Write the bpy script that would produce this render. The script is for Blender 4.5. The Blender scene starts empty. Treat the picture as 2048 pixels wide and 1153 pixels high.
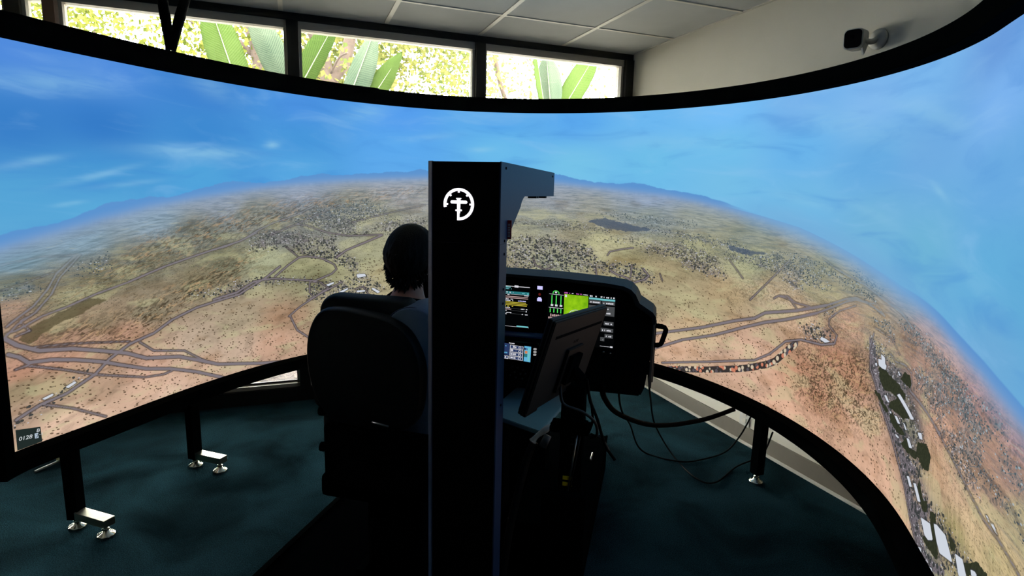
import bpy, bmesh, math, random
import numpy as np
from mathutils import Vector, Matrix

# ------------------------------------------------------------------ camera, sky, lights, exposure
SC = bpy.context.scene
COL = SC.collection
CAM_Z = 1.5
yaw, pitch, roll = 0.362429, -0.166925, 0.0244763
fwd = Vector((math.sin(yaw)*math.cos(pitch), math.cos(yaw)*math.cos(pitch), math.sin(pitch)))
rgt = Vector((math.cos(yaw), -math.sin(yaw), 0)); upv = rgt.cross(fwd)
r2 = rgt*math.cos(roll) + upv*math.sin(roll); u2 = upv*math.cos(roll) - rgt*math.sin(roll)
cd = bpy.data.cameras.new('room_camera'); cam = bpy.data.objects.new('room_camera', cd); COL.objects.link(cam)
cam.matrix_world = Matrix(((r2.x, u2.x, -fwd.x, 0), (r2.y, u2.y, -fwd.y, 0), (r2.z, u2.z, -fwd.z, CAM_Z), (0, 0, 0, 1)))
cd.sensor_width = 36; cd.lens = 1140.01/2048*36; cd.clip_start = .02; cd.clip_end = 200
SC.camera = cam
SC.view_settings.view_transform = 'Standard'; SC.view_settings.look = 'None'
SC.view_settings.gamma = 1; SC.view_settings.use_curve_mapping = False
SC.view_settings.exposure = 0.0
SC.cycles.max_bounces = 6; SC.cycles.diffuse_bounces = 3; SC.cycles.transparent_max_bounces = 16
SC.cycles.sample_clamp_indirect = 4; SC.cycles.use_denoising = True
w = bpy.data.worlds.new('hazy_daylight'); SC.world = w; w.use_nodes = True
bg = w.node_tree.nodes['Background']; bg.inputs[0].default_value = (1.0, .965, .93, 1); bg.inputs[1].default_value = 36.0
sun = bpy.data.lights.new('afternoon_sun', 'SUN'); sun.energy = 5; sun.angle = .02; sun.color = (1, .95, .84)
so = bpy.data.objects.new('afternoon_sun', sun); COL.objects.link(so)
so.rotation_euler = Vector((-.35, .62, -.7)).to_track_quat('-Z', 'Y').to_euler()

# ------------------------------------------------------------------ helpers
PSI = math.radians(35)
E_ = Vector((math.sin(PSI), math.cos(PSI), 0)); R_ = Vector((math.cos(PSI), -math.sin(PSI), 0))
def SIM(u, v, z=0): return R_*u + E_*v + Vector((0, 0, z))      # simulator axes: u to the pilot's right, v ahead
def tag(o, label=None, cat=None, group=None, kind=None):
    if label: o['label'] = label
    if cat: o['category'] = cat
    if group: o['group'] = group
    if kind: o['kind'] = kind
    return o
def thing(name, label, cat, loc=(0, 0, 0), rotz=0, group=None):
    o = bpy.data.objects.new(name, None); COL.objects.link(o); o.location = loc; o.rotation_euler = (0, 0, rotz)
    o.empty_display_size = .1
    return tag(o, label, cat, group)
class MB:
    def __init__(s): s.bm = bmesh.new(); s.mats = []
    def _m(s, m):
        if m is None: return 0
        if m not in s.mats: s.mats.append(m)
        return s.mats.index(m)
    def add(s, verts, faces, m=None, smooth=False):
        k = s._m(m); vs = [s.bm.verts.new(v) for v in verts]
        for f in faces:
            try: fa = s.bm.faces.new([vs[i] for i in f]); fa.material_index = k; fa.smooth = smooth
            except ValueError: pass
        return vs
    def box(s, x0, x1, y0, y1, z0, z1, bev=0, m=None, M=None, seg=2):
        t = bmesh.new(); bmesh.ops.create_cube(t, size=1)
        bmesh.ops.transform(t, matrix=Matrix.Translation(((x0+x1)/2, (y0+y1)/2, (z0+z1)/2)) @ Matrix.Diagonal((abs(x1-x0), abs(y1-y0), abs(z1-z0), 1)), verts=t.verts)
        if bev: bmesh.ops.bevel(t, geom=t.edges[:], offset=bev, segments=seg, affect='EDGES', profile=.7)
        s.merge(t, m, M, bev > .004)
        return s
    def merge(s, t, m=None, M=None, smooth=False):
        if M is not None: bmesh.ops.transform(t, matrix=M, verts=t.verts)
        t.verts.index_update()
        s.add([v.co.copy() for v in t.verts], [[v.index for v in f.verts] for f in t.faces], m, smooth); t.free()
    def prism(s, poly, a, b, axis='y', bev=0, m=None, M=None, smooth=False):
        # poly in the two other axes, extruded a..b along axis
        def P(p, h):
            return {'x': (h, p[0], p[1]), 'y': (p[0], h, p[1]), 'z': (p[0], p[1], h)}[axis]
        t = bmesh.new(); n = len(poly)
        A = [t.verts.new(P(p, a)) for p in poly]; B = [t.verts.new(P(p, b)) for p in poly]
        t.faces.new(A); t.faces.new(B[::-1])
        for i in range(n): t.faces.new((A[i], B[i], B[(i+1) % n], A[(i+1) % n]))
        bmesh.ops.recalc_face_normals(t, faces=t.faces)
        if bev: bmesh.ops.bevel(t, geom=[e for e in t.edges if e.calc_face_angle(0) > .6], offset=bev, segments=2, affect='EDGES')
        s.merge(t, m, M, smooth); return s
    def tube(s, pts, r, n=10, m=None, caps=True):
        pts = [Vector(p) for p in pts]; rs = r if isinstance(r, (list, tuple)) else [r]*len(pts)
        rings = []; prev = None
        for i, p in enumerate(pts):
            d = (pts[min(i+1, len(pts)-1)] - pts[max(i-1, 0)]).normalized()
            if prev is None: a = d.orthogonal().normalized()
            else: a = (prev - d*prev.dot(d)); a = a.normalized() if a.length > 1e-6 else d.orthogonal().normalized()
            prev = a; b = d.cross(a)
            rings.append([p + (a*math.cos(2*math.pi*k/n) + b*math.sin(2*math.pi*k/n))*rs[i] for k in range(n)])
        V = [v for q in rings for v in q]; F = []
        for i in range(len(pts)-1):
            for k in range(n): F.append((i*n+k, i*n+(k+1) % n, (i+1)*n+(k+1) % n, (i+1)*n+k))
        if caps: F += [tuple(range(n))[::-1], tuple(range((len(pts)-1)*n, len(pts)*n))]
        s.add(V, F, m, True); return s
    def lathe(s, prof, c=(0, 0, 0), n=24, m=None, M=None):
        V = []; F = []
        for r, z in prof:
            for k in range(n):
                v = Vector((r*math.cos(2*math.pi*k/n), r*math.sin(2*math.pi*k/n), z))
                if M is not None: v = M @ v
                V.append(v + Vector(c))
        for i in range(len(prof)-1):
            for k in range(n): F.append((i*n+k, i*n+(k+1) % n, (i+1)*n+(k+1) % n, (i+1)*n+k))
        F += [tuple(range(n))[::-1], tuple(range((len(prof)-1)*n, len(prof)*n))]
        s.add(V, F, m, True); return s
    def quad(s, a, b, c, d, m=None): s.add([a, b, c, d], [(0, 1, 2, 3)], m); return s
    def build(s, name, mat=None, parent=None, label=None, kind=None, autos=None):
        me = bpy.data.meshes.new(name); s.bm.normal_update()
        s.bm.to_mesh(me); s.bm.free()
        for mm in (s.mats or [mat]): me.materials.append(mm)
        if autos: me.shade_smooth() if False else me.set_sharp_from_angle(angle=autos)
        o = bpy.data.objects.new(name, me); COL.objects.link(o); o.parent = parent
        return tag(o, label, kind=kind)
def spline(pts, n=8):
    pts = [Vector(p) for p in pts]; out = []
    for i in range(len(pts)-1):
        p0 = pts[max(i-1, 0)]; p1 = pts[i]; p2 = pts[i+1]; p3 = pts[min(i+2, len(pts)-1)]
        for k in range(n):
            t = k/n
            out.append(.5*((2*p1) + (p2-p0)*t + (2*p0-5*p1+4*p2-p3)*t*t + (-p0+3*p1-3*p2+p3)*t**3))
    out.append(pts[-1]); return out
def rrect(x0, x1, z0, z1, r, n=8):
    rs = r if isinstance(r, (list, tuple)) else [r]*4           # corners: lower right, upper right, upper left, lower left
    out = []
    for (cx, cz, a0, q) in ((x1-rs[0], z0+rs[0], -90, rs[0]), (x1-rs[1], z1-rs[1], 0, rs[1]), (x0+rs[2], z1-rs[2], 90, rs[2]), (x0+rs[3], z0+rs[3], 180, rs[3])):
        for k in range(n+1):
            a = math.radians(a0 + 90*k/n); out.append((cx+q*math.cos(a), cz+q*math.sin(a)))
    return out
# materials
def lin(c):
    c = [x/255 if max(c) > 1.001 else x for x in c]
    return tuple((x/12.92 if x <= .04045 else ((x+.055)/1.055)**2.4) for x in c)
def mat(name, c, rough=.6, metal=0, spec=.5, noise=0, nscale=30, bump=0, bscale=200, coat=0):
    m = bpy.data.materials.new(name); m.use_nodes = True; nt = m.node_tree; b = nt.nodes['Principled BSDF']
    c = lin(c); b.inputs['Base Color'].default_value = (*c, 1); b.inputs['Roughness'].default_value = rough
    b.inputs['Metallic'].default_value = metal; b.inputs['Specular IOR Level'].default_value = spec
    b.inputs['Coat Weight'].default_value = coat
    tc = nt.nodes.new('ShaderNodeTexCoord')
    nz = nt.nodes.new('ShaderNodeTexNoise'); nz.inputs['Scale'].default_value = nscale; nz.inputs['Detail'].default_value = 4
    nt.links.new(tc.outputs['Object'], nz.inputs['Vector'])
    mx = nt.nodes.new('ShaderNodeMix'); mx.data_type = 'RGBA'
    k = max(noise, .06)
    mx.inputs[6].default_value = (*[x*(1-k) for x in c], 1); mx.inputs[7].default_value = (*[min(1, x*(1+k)) for x in c], 1)
    nt.links.new(nz.outputs[0], mx.inputs[0]); nt.links.new(mx.outputs[2], b.inputs['Base Color'])
    if bump:
        n2 = nt.nodes.new('ShaderNodeTexNoise'); n2.inputs['Scale'].default_value = bscale; n2.inputs['Detail'].default_value = 3
        nt.links.new(tc.outputs['Object'], n2.inputs['Vector'])
        bp = nt.nodes.new('ShaderNodeBump'); bp.inputs['Strength'].default_value = bump; bp.inputs['Distance'].default_value = .003
        nt.links.new(n2.outputs[0], bp.inputs['Height']); nt.links.new(bp.outputs[0], b.inputs['Normal'])
    return m
def glow(name, c, s=1.0):
    m = bpy.data.materials.new(name); m.use_nodes = True; nt = m.node_tree; nt.nodes.clear()
    e = nt.nodes.new('ShaderNodeEmission'); e.inputs[0].default_value = (*lin(c), 1); e.inputs[1].default_value = s
    o = nt.nodes.new('ShaderNodeOutputMaterial'); nt.links.new(e.outputs[0], o.inputs[0]); m.cycles.emission_sampling = 'NONE'
    return m
M_black = mat('black_powder_coat', (8, 10, 10), .9, spec=0, bump=.1)
M_foam = mat('black_foam_tape', (5, 5, 5), .95, spec=.05, bump=.5, bscale=60)
M_gloss = mat('black_gloss_panel', (3, 3, 4), .4, spec=.06)
M_grey = mat('grey_satin_metal', (28, 50, 84), .5, metal=.0, spec=.4, bump=.05)
M_dark = mat('dark_plastic', (9, 10, 11), .55, spec=.2, bump=.15, bscale=400)
M_dplast = mat('charcoal_plastic', (30, 30, 30), .55, spec=.15, bump=.1, bscale=500)
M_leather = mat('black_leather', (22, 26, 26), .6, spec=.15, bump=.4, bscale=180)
M_leather_lit = mat('screen_lit_leather', (78, 104, 132), .5, spec=.3, bump=.4, bscale=180)  # black seat leather with the screen's bluish light painted into its colour
M_chrome = mat('polished_steel', (250, 246, 226), .2, metal=1)
M_steel = mat('brushed_steel', (170, 170, 168), .3, metal=1, noise=.2)
M_rubber = mat('black_cable_rubber', (6, 7, 7), .7, spec=.04)
M_gcable = mat('grey_cable_rubber', (34, 34, 33), .5, spec=.2)
M_white = mat('white_plastic', (215, 213, 205), .4)
M_wall = mat('cream_wall_paint', (226, 220, 204), .75, spec=.2, noise=.03, nscale=3, bump=.15, bscale=120)
M_tile = mat('ceiling_tile', (186, 187, 186), .9, spec=.1, noise=.05, nscale=8, bump=.3, bscale=150)
M_tbar = mat('ceiling_bar_paint', (214, 208, 196), .5)
M_frame = mat('dark_bronze_frame', (14, 13, 12), .5, spec=.3)
M_alu = mat('pale_window_frame', (168, 160, 148), .5)
M_brown = mat('brown_column_paint', (98, 72, 56), .7)
M_base = mat('taupe_baseboard', (122, 114, 100), .6)
M_red = mat('red_tag_fabric', (170, 22, 24), .7)
M_yellow = mat('yellow_sticker', (225, 200, 20), .5)
M_skin = mat('skin', (196, 132, 108), .55, spec=.3, noise=.08, nscale=12)
M_hair = mat('dark_brown_hair', (16, 12, 10), .7, spec=.15, noise=.4, nscale=90, bump=.5, bscale=300)
M_shirt = mat('black_cotton_shirt', (13, 14, 16), .9, spec=.1, bump=.3, bscale=250)
M_trouser = mat('dark_trousers', (20, 22, 28), .9, spec=.1, bump=.3, bscale=250)
def carpet():
    m = mat('teal_grey_carpet', (52, 74, 84), 1, spec=0); nt = m.node_tree; b = nt.nodes['Principled BSDF']
    tc = nt.nodes.new('ShaderNodeTexCoord'); a = nt.nodes.new('ShaderNodeTexNoise'); a.inputs['Scale'].default_value = 220; a.inputs['Detail'].default_value = 2
    c = nt.nodes.new('ShaderNodeTexNoise'); c.inputs['Scale'].default_value = 2.6; c.inputs['Detail'].default_value = 6; c.inputs['Distortion'].default_value = .6
    nt.links.new(tc.outputs['Object'], a.inputs[0]); nt.links.new(tc.outputs['Object'], c.inputs[0])
    mp = nt.nodes.new('ShaderNodeMath'); mp.operation = 'MULTIPLY'; nt.links.new(a.outputs[0], mp.inputs[0]); nt.links.new(c.outputs[0], mp.inputs[1])
    r = nt.nodes.new('ShaderNodeValToRGB'); nt.links.new(mp.outputs[0], r.inputs[0])
    r.color_ramp.elements[0].position = .14; r.color_ramp.elements[0].color = (*lin((10, 19, 22)), 1)
    r.color_ramp.elements[1].position = .40; r.color_ramp.elements[1].color = (*lin((36, 62, 70)), 1)
    nt.links.new(r.outputs[0], b.inputs['Base Color'])
    bp = nt.nodes.new('ShaderNodeBump'); bp.inputs['Strength'].default_value = .8; bp.inputs['Distance'].default_value = .004
    nt.links.new(a.outputs[0], bp.inputs['Height']); nt.links.new(bp.outputs[0], b.inputs['Normal'])
    b.inputs['Sheen Weight'].default_value = 0; b.inputs['Sheen Roughness'].default_value = .3; b.inputs['Sheen Tint'].default_value = (.35, .6, .7, 1)
    return m
M_carpet = carpet()
def glassmat():
    m = bpy.data.materials.new('window_glass'); m.use_nodes = True; nt = m.node_tree; nt.nodes.clear()
    t = nt.nodes.new('ShaderNodeBsdfTransparent'); t.inputs[0].default_value = (.93, .96, .95, 1)
    g = nt.nodes.new('ShaderNodeBsdfGlossy'); g.inputs['Roughness'].default_value = .02
    f = nt.nodes.new('ShaderNodeFresnel'); f.inputs[0].default_value = 1.45
    x = nt.nodes.new('ShaderNodeMixShader'); o = nt.nodes.new('ShaderNodeOutputMaterial')
    nt.links.new(f.outputs[0], x.inputs[0]); nt.links.new(t.outputs[0], x.inputs[1]); nt.links.new(g.outputs[0], x.inputs[2]); nt.links.new(x.outputs[0], o.inputs[0])
    return m
M_glass = glassmat()

# ------------------------------------------------------------------ the room
WY, RX, CZ, LX, BY = 4.146, 2.56, 2.60, -4.2, -3.6
def struct(name, mb, m=None, parent=None):
    o = mb.build(name, m, parent)
    if parent is None: o['kind'] = 'structure'
    return o
struct('floor', MB().box(LX-.2, RX+.2, BY-.2, WY+.12, -.1, 0), M_carpet)
ce = struct('ceiling', MB().box(LX-.2, RX+.2, BY-.2, WY+.5, CZ, CZ+.1), M_tile)
g = MB(); xs = [1.925-.657*k for k in range(0, 10)] + [2.555]
for x in xs: g.box(x-.014, x+.014, BY, WY-.03, CZ-.006, CZ+.002)
y = WY-.03
for k in range(11): g.box(LX, RX, 3.61-.675*k-.010, 3.61-.675*k+.010, CZ-.005, CZ+.002)
g.build('ceiling_grid', M_tbar, ce)
struct('wall_right', MB().box(RX, RX+.15, BY-.2, WY+.1, 0, CZ), M_wall)
M_wallb = mat('bounce_damping_wall', (34, 34, 35), .85, spec=.1)  # unseen left and rear walls, darkened to cut light bouncing round the room
struct('wall_left', MB().box(LX-.15, LX, BY-.2, WY+.1, 0, CZ), M_wallb)
struct('wall_rear', MB().box(LX-.15, RX+.15, BY-.15, BY, 0, CZ), M_wallb)
struct('baseboard_right', MB().box(RX-.014, RX, BY, WY, .012, .105, .002), M_base)
struct('trim_1', MB().box(RX-.03, RX, BY, WY, 0, .012, .002), M_tbar)
# window wall: header, sill and storefront frames
struct('wall_front', MB().box(LX, RX, WY, WY+.12, CZ-.045, CZ).box(LX, RX, WY, WY+.12, 0, .10), M_frame)
struct('trim_2', MB().box(LX, RX, WY-.012, WY+.002, 0, .098), M_frame)
bays = [(-2.60, -1.435), (-1.435, -1.252), (-1.265, 0.018), (0.018, 1.285), (1.285, 2.52)]
mull = [-3.75, -2.60, -1.435, -1.265, 0.018, 1.285, 2.525]
for i, (a, b) in enumerate([(-3.75, -2.6)] + bays):
    fr = MB(); h = .036
    fr.box(a+h, a+h+.018, WY+.02, WY+.1, .118, CZ-.075, 0)
    fr.box(b-h-.018, b-h, WY+.02, WY+.1, .118, CZ-.075, 0)
    fr.box(a+h, b-h, WY+.01, WY+.1, .10, .125, 0)
    fr.box(a+h, b-h, WY+.012, WY+.1, CZ-.093, CZ-.045, 0)
    f = struct('window_%d' % (i+1), fr, M_alu)
    MB().box(a+h+.018, b-h-.018, WY+.055, WY+.061, .125, CZ-.093).build('pane', M_glass, f)
    MB().box(a+h+.018, b-h-.018, WY+.05, WY+.066, .125, .137).build('lower_gasket', M_frame, f)
for k, x in enumerate(mull):
    if x == -1.265:
        struct('trim_%d' % (k+3), MB().box(x-.026, x+.028, WY-.02, WY+.11, .098, CZ-.045), M_brown)
    else: struct('trim_%d' % (k+3), MB().box(x-.036, x+.036, WY-.015, WY+.11, .098, CZ-.045, .003), M_frame)
oy = 3.0
wo = thing('wall_outlet', 'small white electrical outlet low on the right wall behind a screen leg', 'outlet', (RX, 2.62, .16), 0)
MB().box(-.006, 0, -.04, .04, -.058, .058, .002).build('cover_plate', M_white, wo)
for z in (-.022, .022): MB().box(-.009, -.005, -.015, .015, z-.013, z+.013, .002).build('socket', M_tbar, wo)

# ------------------------------------------------------------------ outside
def mulch():
    m = mat('pink_tan_mulch', (190, 150, 135), .9); nt = m.node_tree; b = nt.nodes['Principled BSDF']
    tc = nt.nodes.new('ShaderNodeTexCoord'); v = nt.nodes.new('ShaderNodeTexVoronoi'); v.inputs['Scale'].default_value = 18
    n = nt.nodes.new('ShaderNodeTexNoise'); n.inputs['Scale'].default_value = 25; n.inputs['Detail'].default_value = 5; n.inputs['Distortion'].default_value = 2.5
    nt.links.new(tc.outputs['Object'], v.inputs['Vector']); nt.links.new(tc.outputs['Object'], n.inputs[0])
    r = nt.nodes.new('ShaderNodeValToRGB'); nt.links.new(n.outputs[0], r.inputs[0])
    e = r.color_ramp.elements; e[0].position = .36; e[0].color = (*lin((18, 10, 9)), 1); e[1].position = .6; e[1].color = (*lin((60, 48, 38)), 1)
    x = e.new(.47); x.color = (*lin((44, 28, 25)), 1)
    nt.links.new(r.outputs[0], b.inputs['Base Color'])
    bp = nt.nodes.new('ShaderNodeBump'); bp.inputs['Strength'].default_value = 1; bp.inputs['Distance'].default_value = .03
    nt.links.new(n.outputs[0], bp.inputs['Height']); nt.links.new(bp.outputs[0], b.inputs['Normal'])
    return m
gd = MB().box(-16, 18, WY+.12, 30, -.25, -.05).build('garden_ground', mat('pale_bounce_ground', (206, 200, 188), .9, noise=.2, nscale=30, bump=.5, bscale=60)); gd['kind'] = 'structure'  # pale ground past the mulch is added to bounce daylight onto the ceiling
mb_ = MB().box(-8, 8, WY+.12, 6.1, -.06, -.02).build('mulch_bed', mulch()); mb_['kind'] = 'structure'
def leafmat(name, c, c2, tr=.5, vein=0):
    m = bpy.data.materials.new(name); m.use_nodes = True; nt = m.node_tree; nt.nodes.clear(); o = nt.nodes.new('ShaderNodeOutputMaterial')
    uv = nt.nodes.new('ShaderNodeTexCoord'); sp = nt.nodes.new('ShaderNodeSeparateXYZ'); nt.links.new(uv.outputs['UV'], sp.inputs[0])
    nz = nt.nodes.new('ShaderNodeTexNoise'); nz.inputs['Scale'].default_value = 3; nt.links.new(uv.outputs['Object'], nz.inputs[0])
    mx = nt.nodes.new('ShaderNodeMix'); mx.data_type = 'RGBA'; mx.inputs[6].default_value = (*lin(c), 1); mx.inputs[7].default_value = (*lin(c2), 1)
    if vein:
        wv = nt.nodes.new('ShaderNodeTexWave'); wv.inputs['Scale'].default_value = 14; wv.inputs['Distortion'].default_value = 1.2; wv.bands_direction = 'Y'
        nt.links.new(uv.outputs['UV'], wv.inputs[0])
        a = nt.nodes.new('ShaderNodeMath'); a.operation = 'MULTIPLY'; a.inputs[1].default_value = .6; nt.links.new(wv.outputs[1], a.inputs[0])
        a2 = nt.nodes.new('ShaderNodeMath'); a2.operation = 'ADD'; nt.links.new(a.outputs[0], a2.inputs[0]); nt.links.new(nz.outputs[0], a2.inputs[1])
        a3 = nt.nodes.new('ShaderNodeMath'); a3.operation = 'SUBTRACT'; a3.inputs[1].default_value = .3; nt.links.new(a2.outputs[0], a3.inputs[0])
        nt.links.new(a3.outputs[0], mx.inputs[0])
    else:
        at = nt.nodes.new('ShaderNodeAttribute'); at.attribute_name = 'tone'; nt.links.new(at.outputs['Fac'], mx.inputs[0])
    d = nt.nodes.new('ShaderNodeBsdfDiffuse'); t = nt.nodes.new('ShaderNodeBsdfTranslucent'); x = nt.nodes.new('ShaderNodeMixShader'); x.inputs[0].default_value = tr
    nt.links.new(mx.outputs[2], d.inputs[0]); nt.links.new(mx.outputs[2], t.inputs[0]); nt.links.new(d.outputs[0], x.inputs[1]); nt.links.new(t.outputs[0], x.inputs[2])
    nt.links.new(x.outputs[0], o.inputs[0]); return m
M_leafA = leafmat('broad_leaf_bright_green', (58, 76, 32), (80, 94, 54), .55, 1)
M_leafB = leafmat('broad_leaf_grey_green', (50, 64, 52), (86, 94, 78), .4, 1)
M_leafC = leafmat('broad_leaf_mid_green', (40, 58, 26), (68, 84, 42), .5, 1)
M_fol = leafmat('yellow_green_foliage', (52, 60, 22), (104, 104, 50), .55)
M_fol2 = leafmat('olive_ivy_foliage', (58, 68, 36), (104, 100, 56), .5)
M_bark = mat('rough_bark', (54, 42, 34), .95, noise=.5, nscale=14, bump=1, bscale=40)
M_stem = mat('pale_green_stem', (70, 82, 46), .6)
def broadleaf(name, base, tip, width, m, parent, lean=0, fold=.25, curl=0):
    base = Vector(base); tip = Vector(tip); ax = tip-base; L = ax.length; d = ax.normalized()
    side = d.cross(Vector((0, 1, 0))).normalized(); side = Matrix.Rotation(lean, 3, d) @ side; nrm = side.cross(d)
    bm = bmesh.new(); uvl = bm.loops.layers.uv.new('UVMap'); n, k = 18, 4; g = []
    for i in range(n+1):
        t = i/n; wd = width*.53*(math.sin(math.pi*min(1, t*.93+.07))**.55)*(1 if t < .7 else 1-.25*(t-.7)/.3); row = []
        for j in range(-k, k+1):
            s = j/k; p = base + d*(L*t) + side*(wd*s) + nrm*(fold*wd*abs(s) + curl*L*(t*t) + .006*abs(s)*math.sin(t*40+j))
            row.append((bm.verts.new(p), s, t))
        g.append(row)
    for i in range(n):
        for j in range(2*k):
            q = [g[i][j], g[i][j+1], g[i+1][j+1], g[i+1][j]]; f = bm.faces.new([a[0] for a in q]); f.smooth = True
            for l, a in zip(f.loops, q): l[uvl].uv = (a[1]*.5, a[2]+abs(a[1])*-.12)
    me = bpy.data.meshes.new(name); bm.to_mesh(me); bm.free(); me.materials.append(m)
    o = bpy.data.objects.new(name, me); COL.objects.link(o); o.parent = parent
    md = o.modifiers.new('thickness', 'SOLIDIFY'); md.thickness = .003
    MB().tube([base - d*.25, base, tip-d*.05*L], [.012, .007, .002], 8).build('midrib', M_stem, o)
    return o
def plant(loc, label, leaves):
    P = thing('banana_plant', label, 'plant', loc, 0, 'broad leaved plants outside the windows')
    L0 = Vector(loc); roots = []
    for (b, t, wd, m, le, fo, cu) in leaves:
        b = Vector(b)-L0; t = Vector(t)-L0; d = (t-b).normalized()
        b2 = b - d*(.55*(t-b).length); t2 = t + d*(.35*(t-b).length)
        broadleaf('leaf', b2, t2, wd, m, P, le, fo, cu); roots.append(b2-d*.25)
    s = MB()
    for q in roots: s.tube(spline([(0, 0, 0), (q.x*.25, q.y*.3, q.z*.5), (q.x, q.y, q.z)], 6), .022, 8)
    s.tube([(0, 0, -.02), (0, 0, .5)], [.09, .06], 12)
    s.build('stem', M_stem, P)
plant((-.25, 5.45, -.02), 'broad leaved plant with two tall leaves, bright green and grey-green, outside the left window',
      [((-.44, 5.4, 2.40), (-.57, 5.4, 2.86), .27, M_leafA, .2, .3, .02), ((-.05, 5.5, 2.40), (-.26, 5.5, 2.86), .24, M_leafB, -.3, .3, -.02)])
plant((.42, 5.5, -.02), 'broad leaved garden plant with three short upright leaves outside the middle window',
      [((.10, 5.4, 2.40), (.35, 5.4, 2.86), .20, M_leafC, .5, .35, 0), ((.50, 5.45, 2.35), (.66, 5.45, 2.76), .22, M_leafB, -.4, .5, .02), ((.66, 5.5, 2.28), (.88, 5.5, 2.62), .18, M_leafA, .2, .25, 0)])
plant((2.5, 5.5, -.02), 'broad leaved plant with a folded grey leaf and wide leaning leaf outside the right window',
      [((2.32, 5.4, 2.45), (2.24, 5.4, 2.83), .13, M_leafA, .8, .4, 0), ((2.42, 5.45, 2.46), (2.38, 5.45, 2.76), .24, M_leafB, -.5, .5, .02), ((2.66, 5.5, 2.46), (2.92, 5.5, 2.88), .25, M_leafA, .1, .15, 0)])
def tree(loc, label, trunk, n, box, m, seed, twigs=10, size=.046):
    rnd = random.Random(seed); T = thing('garden_tree', label, 'tree', loc, 0, 'garden trees behind the windows')
    L0 = Vector(loc)
    for q, (pts, r0, r1) in enumerate(trunk):
        sp = spline([Vector(p)-L0 for p in pts], 6)
        MB().tube(sp, [r0+(r1-r0)*i/(len(sp)-1) + rnd.uniform(-.006, .006) for i in range(len(sp))], 10).build('branch' if q else 'trunk', M_bark, T)
    for k in range(twigs):
        a = Vector([rnd.uniform(box[i][0], box[i][1]) for i in range(3)]) - L0
        d = Vector((rnd.uniform(-1, 1), rnd.uniform(-.4, .4), rnd.uniform(-.35, .5)))*.8
        MB().tube(spline([a, a+d*.5+Vector((0, 0, .06)), a+d], 4), .011, 5).build('branch', M_bark, T)
    V = np.zeros((n*5, 3), np.float32); tone = np.zeros(n*5, np.float32); F = []
    ncl = max(8, n//70); cl = [[rnd.uniform(box[i][0], box[i][1]) for i in range(3)] for _ in range(ncl)]
    for k in range(n):
        c = Vector(cl[rnd.randrange(ncl)]) + Vector((rnd.gauss(0, .26), rnd.gauss(0, .26), rnd.gauss(0, .17))) - L0
        a = Vector((rnd.gauss(0, 1), rnd.gauss(0, 1), rnd.gauss(0, 1)-.4)).normalized(); b = a.orthogonal().normalized(); b = Matrix.Rotation(rnd.uniform(0, 6.3), 3, a) @ b
        nn = a.cross(b); s = size*rnd.uniform(.6, 1.35)
        pts = [c, c+a*s*.55+b*s*.55+nn*s*.1, c+a*s*1.5, c+a*s*.55-b*s*.55+nn*s*.1, c+a*s*.6]
        for j in range(5): V[k*5+j] = pts[j]; 
        tone[k*5:k*5+5] = rnd.random()
        F += [(k*5, k*5+1, k*5+4), (k*5+1, k*5+2, k*5+4), (k*5+2, k*5+3, k*5+4), (k*5+3, k*5, k*5+4)]
    me = bpy.data.meshes.new('foliage'); me.from_pydata(V.tolist(), [], F); me.attributes.new('tone', 'FLOAT', 'POINT').data.foreach_set('value', tone)
    me.materials.append(m); o = bpy.data.objects.new('foliage', me); COL.objects.link(o); o.parent = T; o['kind'] = 'stuff'
tree((-.3, 7.5, -.02), 'rough barked garden tree with yellow-green leaves outside the window left of centre',
     [([(-.2, 7.5, -.1), (-.2, 7.5, 1.6), (-.28, 7.5, 2.74), (-.40, 7.5, 3.4), (-.7, 7.6, 4.2)], .15, .09), ([(-.3, 7.5, 2.9), (-.7, 7.5, 3.2), (-1.4, 7.6, 3.5)], .04, .02)],
     15000, ((-4.6, .1), (7.2, 9.6), (2.2, 4.1)), M_fol, 3, 26)
tree((.5, 7.6, -.02), 'forked garden tree with thin olive leaves outside the middle window',
     [([(.45, 7.6, -.1), (.5, 7.6, 1.6), (.42, 7.5, 2.6), (.40, 7.5, 2.9), (.22, 7.5, 3.4)], .15, .06), ([(.42, 7.5, 2.75), (.6, 7.5, 3.0), (.72, 7.5, 3.4), (.9, 7.5, 3.9)], .09, .05)],
     9000, ((.1, 2.5), (7.3, 9.2), (2.3, 4.1)), M_fol2, 5, 12)
tree((3.3, 9, -.02), 'sparse garden tree with small olive leaves outside the right window',
     [([(3.4, 9, -.1), (3.3, 9, 1.5), (3.35, 9, 2.5), (3.1, 9, 3.3), (2.9, 9, 4.2)], .07, .03)],
     1700, ((2.6, 4.9), (8.4, 10), (2.6, 4.3)), M_fol2, 8, 6)
rnd = random.Random(2); lt = MB()
for k in range(900):
    x = rnd.uniform(-2.6, 3); y = rnd.uniform(4.35, 6.0); a = rnd.uniform(0, 6.3); s = rnd.uniform(.025, .06); c, d = math.cos(a)*s, math.sin(a)*s
    z = -.012; q = rnd.uniform(0, .02)
    lt.add([(x-c, y-d, z), (x-d*.45, y+c*.45, z+q), (x+c, y+d, z+.004), (x+d*.45, y-c*.45, z+q*.7)], [(0, 1, 2, 3)])
o = lt.build('leaf_litter', mat('dry_leaf_litter', (58, 46, 34), .8, noise=.5, nscale=4)); tag(o, 'pale dry leaves scattered on the garden ground below the window', 'leaf litter', kind='stuff')

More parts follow.
